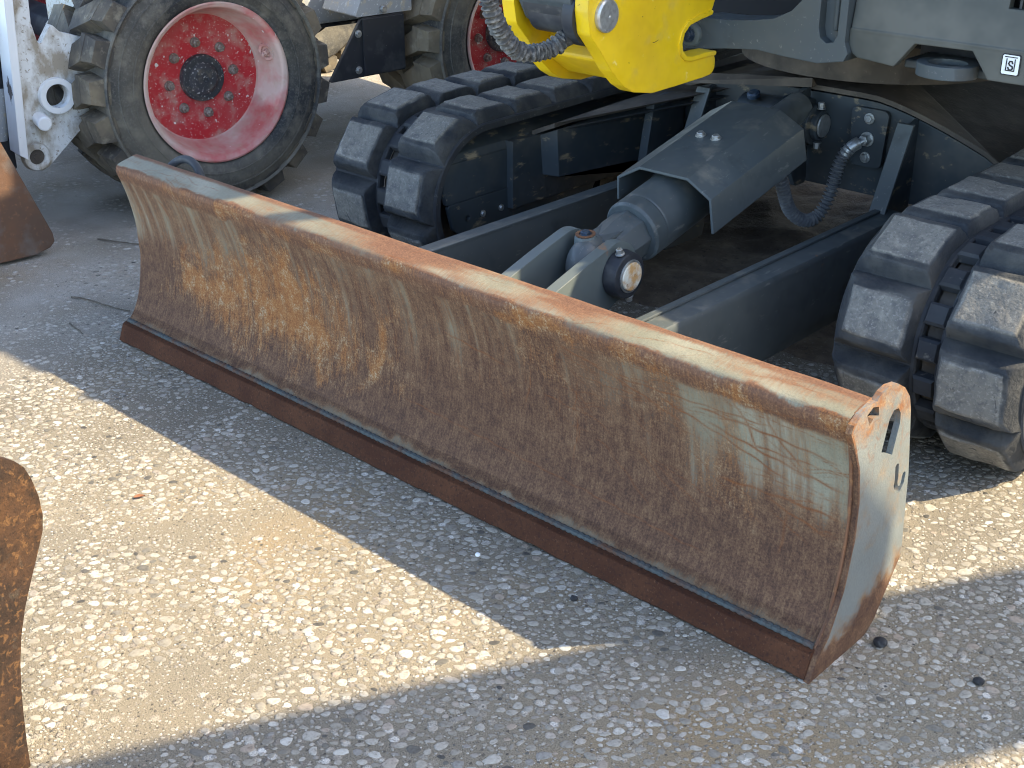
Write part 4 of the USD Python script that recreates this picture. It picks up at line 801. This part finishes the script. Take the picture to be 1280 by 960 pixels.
part(qc, 'jaw_rim', yz(LineString([(1.215, .7665), (1.171, .768), (1.115, .766), (1.085, .772), (1.066, .790), (1.061, .812), (1.070, .840), (1.095, .860), (1.145, .869), (1.19, .8745)]).buffer(.006, quad_segs=3), -.048, .004), 'yellow_paint', smooth=35)
qp = part(qc, 'pin_head', lathe([(0, 0), (0, .040), (.008, .0395), (.012, .035), (.012, .004), (.0105, .002), (.0105, 0)], (.0, .758, .921), (1, 0, 0), 36), 'pin_steel')
part(qc, 'pin_bush', lathe([(-.20, 0), (-.20, .055), (-.075, .055), (-.075, .075), (-.041, .075), (-.041, 0)], (.0, .76, .918), (1, 0, 0), 28), 'black_paint')
part(qc, 'stick_boss', lathe([(-.21, 0), (-.21, .085), (-.065, .085), (-.065, 0)], (.0, .78, .955), (1, 0, 0), 32), 'hose_black')
part(EX, 'hydraulic_hose', tube(spline([(-.09, .89, 1.10), (-.07, .82, .97), (-.075, .76, .885), (-.09, .705, .862)], 40), .021, 16), 'hose_black', smooth=60)
n_s = 340
sp = spline([(-.088, .712, .863), (-.10, .665, .842), (-.115, .62, .838), (-.125, .575, .855), (-.13, .535, .90), (-.13, .50, .97), (-.13, .49, 1.12)], n_s)
rs = np.random.default_rng(12)
sl = tube(sp, 0.0185 + .0045 * np.sin(np.arange(n_s) * 2 * PI / 9.5 + 1.5 * np.sin(np.arange(n_s) * .11)) + .004 * (meshkit.fbm(np.stack([np.arange(n_s) * .22, np.zeros(n_s), np.zeros(n_s)], -1), 3, 3) - .5), 18)
sv = sl.vertices; sv = sv + sl.vertex_normals * (meshkit.fbm(sv * 75, 3, 4)[:, None] - .5) * .014
part(EX, 'hose_sleeve', trimesh.Trimesh(sv, sl.faces, process=False), 'sleeve_grey', smooth=60)

# ------------------------------------------------------------------ white wheel loader behind
LP = A([-1.876, 0.936, 0.0]); YAW = -0.138
LX, LY = A([math.cos(YAW), math.sin(YAW), 0]), A([-math.sin(YAW), math.cos(YAW), 0])
def lw(m): return xf(m, LX, LY, [0, 0, 1], LP)
LD = thing('skid_steer_loader', 'white mud spattered loader with red wheel rims and chunky tyres, behind the blade', 'loader', tuple(LP))
def lp(parent, name, m, mat, label=None, smooth=30):
    if isinstance(m, (list, tuple)): m = trimesh.util.concatenate(m)
    return part(parent, name, lw(m), mat, label, smooth)
WZ = 0.452
def make_wheel(Y, Xo, side, seed):
    """Outer face at Xo, axle along local X; side +1 faces right."""
    o = (Xo, Y, WZ); d = (side, 0, 0)
    prof = [(-.390, .262), (-.425, .30), (-.440, .345), (-.432, .385), (-.402, .406), (-.15, .412), (-.030, .412), (-.008, .414), (.006, .413), (.010, .409), (.006, .403), (-.002, .399), (.004, .382), (.014, .356), (.017, .330), (.013, .305), (.004, .288), (-.008, .276), (-.016, .268), (-.030, .262)]
    w = lp(LD, 'wheel', lathe(prof, o, d, 96), 'tyre_rubber', smooth=45)
    rs = np.random.default_rng(seed); N = 21
    for ring_r, ww in ((.3655, .0025), (.318, .002)):
        z_ = np.interp(ring_r, [.288, .305, .330, .356, .382], [.004, .013, .017, .014, .004])
        lp(w, 'sidewall_rib', lathe([(z_ - .003, ring_r - ww * 2), (z_ + .0022, ring_r - ww), (z_ + .0022, ring_r + ww), (z_ - .003, ring_r + ww * 2)], o, d, 96), 'tyre_rubber')
    for k in range(N):
        for half in (0, 1):
            th = 2 * PI * (k + .5 * half) / N + .09
            P = []
            # outer shoulder block and skewed inner bar, as (across, angle, radius)
            def q(a, t, r):
                a = a if half == 0 else -.432 - a
                t = t if half == 0 else t
                ang = th + t / .43
                return (Xo + side * a, Y + r * math.cos(ang), WZ + r * math.sin(ang))
            j = lambda s_: rs.uniform(-s_, s_)
            sh = [q(.004, -.040 + j(.003), .394), q(.004, .036 + j(.003), .394), q(-.010, -.036, .460 + j(.003)), q(-.010, .032, .460 + j(.003)), q(-.110, -.046, .469), q(-.110, .040, .469), q(-.122, -.058, .408), q(-.122, .052, .408), q(-.0005, -.052, .408), q(-.0005, .048, .408)]
            ba = [q(-.080, -.046, .468), q(-.080, .040, .468), q(-.080, -.058, .404), q(-.080, .052, .404), q(-.225, -.034 + .060, .467 + j(.003)), q(-.225, .034 + .060, .467 + j(.003)), q(-.238, -.046 + .060, .404), q(-.238, .046 + .060, .404)]
            m1 = trimesh.util.concatenate([hull(sh), hull(ba)])
            lp(w, 'tread_lug', m1, 'tyre_lug_rubber', smooth=28)
    lp(w, 'rim', lathe([(-.016, .262), (-.006, .268), (.0, .277), (.004, .278), (.006, .272), (.0, .262), (-.010, .256), (-.060, .248), (-.105, .236), (-.128, .226), (-.134, .216), (-.134, .214)], o, d, 72), 'red_rim_wall', 'dusty pink rim wall')
    lp(w, 'wheel_disc', lathe([(-.135, .240), (-.130, .215), (-.128, .195), (-.128, .092), (-.132, .085), (-.132, 0)], o, d, 64), 'red_rim', 'red wheel disc spattered with white')
    lp(w, 'hub', lathe([(-.131, .083), (-.112, .081), (-.108, .077), (-.108, .058), (-.098, .050), (-.092, .040), (-.092, .012), (-.096, .010), (-.096, 0)], o, d, 40), 'hub_black')
    for k in range(8):
        a = 2 * PI * (k + .12) / 8
        c = (Xo + side * -.1275, Y + .126 * math.cos(a), WZ + .126 * math.sin(a))
        lp(w, 'wheel_nut', [lathe([(0, 0), (0, .0185), (.006, .0175), (.006, 0)], c, d, 16), lathe([(.005, 0), (.005, .0145), (.018, .0145), (.021, .011), (.021, .007), (.027, .007), (.027, 0)], c, d, 6)], 'nut_steel', smooth=20)
    a = .30
    vc = A([Xo - side * .06, Y + .243 * math.cos(a), WZ + .243 * math.sin(a)]); vd = A([side * .5, -math.cos(a), -math.sin(a)])
    lp(w, 'valve_boss', [lathe([(-.01, .034), (.004, .034), (.008, .030), (.004, .022), (-.004, .020), (-.004, 0)], vc, vd, 20), lathe([(-.01, 0), (-.01, .012), (.016, .010), (.016, .006), (.028, .005), (.028, 0)], vc, vd, 10)], 'red_rim_wall')
    return w
make_wheel(0.0, 0.0, 1, 1)
make_wheel(1.37, 0.0, 1, 2)
make_wheel(0.0, -2.15, -1, 3)
make_wheel(1.37, -2.15, -1, 4)
# chassis: lower chain case, upper panel, engine end
bd = lp(LD, 'body', [bx(-1.22, -.46, -.14, .33, .24, .52, .01)], 'mud_speckled_white')
lp(bd, 'belly', bx(-1.22, -.42, .335, 1.70, .505, .5225, .004), 'black_paint')
lp(bd, 'side_panel', bx(-1.20, -.405, .34, 1.70, .523, 1.25, .01), 'speckled_grey')
lp(bd, 'front_panel', bx(-1.18, -.46, -.14, .335, .523, .90, .01), 'mud_speckled_white')
lp(bd, 'axle_tube', lathe([(0, 0), (0, .07), (1.5, .07), (1.5, 0)], (-1.85, 0, WZ), (1, 0, 0), 20), 'black_paint')
lp(bd, 'axle_tube', lathe([(0, 0), (0, .07), (1.5, .07), (1.5, 0)], (-1.85, 1.37, WZ), (1, 0, 0), 20), 'black_paint')
lp(bd, 'engine_hood', bx(-1.22, -.44, 1.71, 1.90, .45, 1.45, .04), 'white_edge_paint')
# black step plate between the wheels
st = lp(LD, 'step_plate', yz([(.513, .363), (.663, .582), (.676, .588), (.86, .589), (.86, .37)], -.115, -.10, r=.004), 'black_paint')
lp(st, 'plate_edge', yz([(.668, .373), (.858, .376), (.858, .583), (.668, .583)], -.0985, -.094), 'black_paint')
for by, bz in ((.648, .532), (.642, .395)): lp(st, 'bolt', bolt((-.0975, by, bz), (1, 0, 0), .011, .009), 'zinc')
fl = lp(LD, 'fender', yz([(.640, .5925), (.70, .72), (.90, .72), (.90, .5925)], -.34, -.10, r=.006), 'speckled_grey')
lp(fl, 'bolt', bolt((-.0995, .766, .612), (1, 0, 0), .013, .012), 'zinc')
# loader arm end: white plate with narrow front face, ring, stub and pivot pin
def arm_out(): return rnd(Polygon([(-.605, 1.05), (-.655, .30), (-.655, .26), (-.635, .225), (-.60, .213), (-.575, .222), (-.484, .298), (-.36, .40), (-.30, .52), (-.38, .63), (-.468, .66), (-.495, .69), (-.545, .62), (-.56, .70), (-.54, 1.05)]), .008)
la = lp(LD, 'loader_arm', yz(arm_out(), -.205, -.170, holes=[Point(-.515, .458).buffer(.042)]), 'white_paint')
lp(la, 'front_flange', hull([(x, y, z) for x in (-.212, -.122) for y, z in ((-.682, .29), (-.656, .27), (-.632, 1.05), (-.604, 1.05))]), 'white_edge_paint')
lp(la, 'upper_arm', hull([(x, y, z) for x in (-.215, -.135) for y, z in ((-.60, 1.05), (-.54, 1.05), (.2, 1.45), (.2, 1.25))]), 'white_edge_paint')
lp(la, 'lift_arm', hull([(x, y, z) for x in (-.215, -.135) for y, z in ((.2, 1.45), (.2, 1.25), (1.9, 1.50), (1.9, 1.30))]), 'white_edge_paint')
lp(la, 'hole_ring', lathe([(0, .040), (.022, .040), (.022, .060), (0, .060)], (-.170, -.515, .458), (1, 0, 0), 32), 'white_edge_paint')
lp(la, 'stop_stub', lathe([(0, 0), (0, .024), (.07, .024), (.074, .020), (.074, 0)], (-.170, -.582, .389), (1, -.12, -.05), 24), 'white_edge_paint')
lp(la, 'pivot_boss', lathe([(0, .024), (.018, .026), (.020, .044), (.0, .050)], (-.170, -.615, .266), (1, 0, 0), 32), 'white_paint')
lp(la, 'pivot_pin', lathe([(0, 0), (0, .026), (.012, .026), (.012, .012), (.016, .010), (.016, 0)], (-.170, -.615, .266), (1, 0, 0), 24), 'deck_grime')
lb = lp(LD, 'tilt_cylinder', lathe([(0, 0), (0, .045), (.55, .045), (.55, 0)], (-.27, -.70, .42), (0, .15, 1), 24), 'black_paint')
lp(lb, 'cylinder_sleeve', lathe([(-.10, 0), (-.10, .05), (.06, .055), (.075, .05), (.075, 0)], (-.27, -.70, .42), (0, .15, 1), 24), 'speckled_grey')
lp(LD, 'coupler_plate', hull([(x, y, z) for x in (-1.3, -.24) for y, z in ((-.75, .12), (-.66, .22), (-.66, .72), (-.79, .70))]), 'black_paint')
# rusty bucket of the loader
def lbucket():
    out = [(-.752, .014), (-.70, .028), (-.683, .045), (-.685, .075), (-.742, .235), (-.803, .405), (-.88, .60), (-1.05, .50), (-1.40, .012), (-1.1, .008)]
    return out
bo = lp(LD, 'loader_bucket', yz(lbucket(), .060, .082, r=.012), 'bucket_rust', 'rusty loader bucket')
lp(bo, 'side_plate', yz(lbucket(), -1.70, -1.68, r=.012), 'bucket_rust')
lp(bo, 'bucket_shell', [hull([(x, y, z) for x in (-1.68, .06) for y, z in ((-.70, .06), (-.715, .06), (-.810, .405), (-.825, .405))]), hull([(x, y, z) for x in (-1.68, .06) for y, z in ((-.810, .405), (-.825, .405), (-.89, .585), (-.90, .575))]), hull([(x, y, z) for x in (-1.68, .06) for y, z in ((-.72, .030), (-.72, .045), (-1.38, .030), (-1.38, .016))])], 'bucket_rust')
# cab, outside the picture
lc = lp(LD, 'cab', bx(-1.18, -.44, .26, 1.40, 1.952, 2.02, .02), 'white_edge_paint')
for q in ((-1.15, -1.10, .30, .36, .92), (-.52, -.47, .30, .36, .92), (-1.15, -1.10, 1.30, 1.36, 1.26), (-.52, -.47, 1.30, 1.36, 1.26)): lp(lc, 'pillar', bx(*q, 1.95), 'white_edge_paint')

# ------------------------------------------------------------------ loose bucket at the lower left corner
FB = thing('bucket', 'rusty curved bucket side standing in the lower left corner of the yard', 'bucket', (0.30, -1.02, 0))
def bucket_fg():
    n = A([.98, .199, 0]); t = A([-.199, .98, 0])
    P0 = A([.30, -1.02, 0])
    side = [(-.014, .0), (-.012, .05), (-.007, .107), (-.002, .15), (.005, .193), (.016, .238), (.032, .282), (.052, .322), (.073, .362), (.088, .392), (.093, .416), (.092, .45), (.085, .484), (.076, .508), (.062, .525), (.041, .540), (.010, .549), (-.05, .552), (-.30, .53), (-.52, .40), (-.58, .20), (-.50, .05), (-.30, .0)]
    m = ext(Polygon(side).buffer(.002), .022)
    a = xf(m, t, [0, 0, 1], n, P0 - n * .022)
    b = xf(m, t, [0, 0, 1], n, P0 - n * .60)
    cur = LineString([(-.06, .53), (-.30, .515), (-.50, .39), (-.56, .20), (-.48, .06), (-.30, .012), (-.03, .012)]).buffer(.011, cap_style=2)
    sh = xf(ext(cur, .575), t, [0, 0, 1], n, P0 - n * .598)
    return a, b, sh
a_, b_, sh_ = bucket_fg()
part(FB, 'side_plate', a_, 'rust_flakes'); part(FB, 'side_plate', b_, 'rust_flakes'); part(FB, 'bucket_shell', sh_, 'rust_flakes')

# ------------------------------------------------------------------ second excavator to the right of the picture; its boom's shadow lies across the yard
E2 = thing('excavator', 'yellow excavator parked to the right whose boom shades the foreground', 'excavator', (4.9, 4.3, 0))
BD = A([.475, .88, 0]); BN = A([.88, -.475, 0])
def e2(m): return xf(m, BN, BD, [0, 0, 1], (4.9, 4.3, 0))
for sx in (-.85, .85):
    t2 = part(E2, 'track', e2(yz([(-1.2, .0), (1.2, .0), (1.42, .2), (1.42, .42), (1.2, .6), (-1.2, .6), (-1.42, .42), (-1.42, .2)], sx - .22, sx + .22, r=.05)), 'rubber')
    part(t2, 'track_frame', e2(bx(sx - .24, sx + .24, -1.1, 1.1, .2, .42)), 'chassis_paint')
b2 = part(E2, 'upper_body', e2(bx(-1.1, 1.1, -.5, 1.6, .75, 1.7, .06)), 'machine_yellow')
part(b2, 'cab', e2(bx(-1.05, -.15, -1.0, .3, .80, 2.5, .06)), 'machine_yellow')
part(E2, 'boom', e2(yz([(-.7, 1.1), (-.4, 1.4), (-1.6, 3.05), (-2.6, 3.12), (-4.35, 2.92), (-4.35, 2.60), (-2.6, 2.70), (-1.75, 2.6)], .02, .22, r=.03)), 'machine_yellow')
part(E2, 'pipe_cover', e2(yz([(-2.80, 2.955), (-2.80, 2.755), (-4.30, 2.70), (-4.30, 2.92)], -.14, .019)), 'machine_yellow')
part(E2, 'boom_cylinder', e2(tube([(-.095, -1.6, 2.80), (-.095, -2.61, 2.86)], .05, 14)), 'chassis_paint')
part(E2, 'stick', e2(yz([(-4.25, 3.05), (-4.0, 2.6), (-3.85, 1.6), (-3.7, .8), (-3.9, .75), (-4.15, 1.7), (-4.5, 2.9)], .03, .19, r=.02)), 'machine_yellow')
part(E2, 'bucket', e2(yz([(-3.7, .85), (-3.3, .75), (-3.2, .35), (-3.5, .02), (-3.95, .05), (-3.75, .3)], -.25, .45, r=.02)), 'dark_rust')

# ------------------------------------------------------------------ small things on the ground
def stone(name, label, c, r, mat, sd, sq=.7):
    m = trimesh.creation.icosphere(subdivisions=2, radius=r); v = m.vertices
    v = v * (1 + .5 * (meshkit.fbm(v / r * 1.4 + sd, 3, sd)[:, None] - .5)) * A([1, .85, sq]); v[:, 2] -= v[:, 2].min() + .0015
    p = part(None, name, trimesh.Trimesh(v + A(c), m.faces, process=False), mat, smooth=40); tag(stage.GetPrimAtPath(p), label, name.split('_')[-1])
stone('black_stone', 'small black lump lying beside the bottom of the blade end plate', (1.150, .185, 0), .0135, 'black_stone', 3)
stone('black_stone', 'small dark stone on the shaded ground right of the blade', (1.33, .205, 0), .010, 'black_stone', 5)
stone('black_stone', 'dark pebble in front of the middle of the cutting edge', (.645, -.085, 0), .008, 'black_stone', 9)
stone('white_stone', 'tiny white chip resting on the ground before the cutting edge', (.40, -.10, 0), .006, 'sign_white', 11)
def twig(label, pts, r):
    P = spline(pts, 24); P = P + (meshkit.fbm(P[:, None, :].repeat(1, 1) * 40, 2, 5).reshape(-1, 1) - .5) * A([.006, .006, 0]); P[:, 2] = np.abs(P[:, 2]) + r * .8
    p = part(None, 'twig', tube(P, np.linspace(r, r * .5, 24), 7), 'wood', smooth=50); tag(stage.GetPrimAtPath(p), label, 'twig')
twig('dark dry twig on the shaded ground left of the blade', [(-1.50, .08, 0), (-1.42, .10, 0.004), (-1.33, .12, 0), (-1.27, .135, .002)], .003)
twig('thin bent twig on dark ground under the loader wheel', [(-1.92, .42, 0), (-1.80, .46, .004), (-1.66, .53, 0), (-1.52, .56, .002)], .0028)
twig('short twig lying close to the left end of the cutting edge', [(-1.32, -.03, 0), (-1.27, -.04, .002), (-1.22, -.045, 0)], .0024)
def leaf():
    n = 14; t = np.linspace(0, 1, n); w = .010 * np.sin(PI * t ** .8)
    t = t * .7; w = w * .7
    V = np.vstack([np.c_[t * .036, w, .003 + .006 * t ** 2 + .004 * (w / .01)], np.c_[t * .036, -w, .003 + .006 * t ** 2 + .004 * (w / .01)], np.c_[t * .036, 0 * w, .002 + .005 * t ** 2]])
    Ff = []
    for i in range(n - 1):
        Ff += [(i, 2 * n + i, 2 * n + i + 1), (i, 2 * n + i + 1, i + 1), (2 * n + i, n + i, n + i + 1), (2 * n + i, n + i + 1, 2 * n + i + 1)]
    V2 = V - A([0, 0, .0007]); F2 = A(Ff)[:, ::-1] + len(V)
    c, s = math.cos(.9), math.sin(.9); R = A([[c, -s, 0], [s, c, 0], [0, 0, 1]])
    return trimesh.Trimesh(np.vstack([V, V2]) @ R.T + A([-.316, -.452, .001]), np.vstack([Ff, F2]), process=False)
p_ = part(None, 'leaf', leaf(), 'dead_leaf', smooth=True); tag(stage.GetPrimAtPath(p_), 'small orange dead leaf on the sunlit concrete', 'leaf')
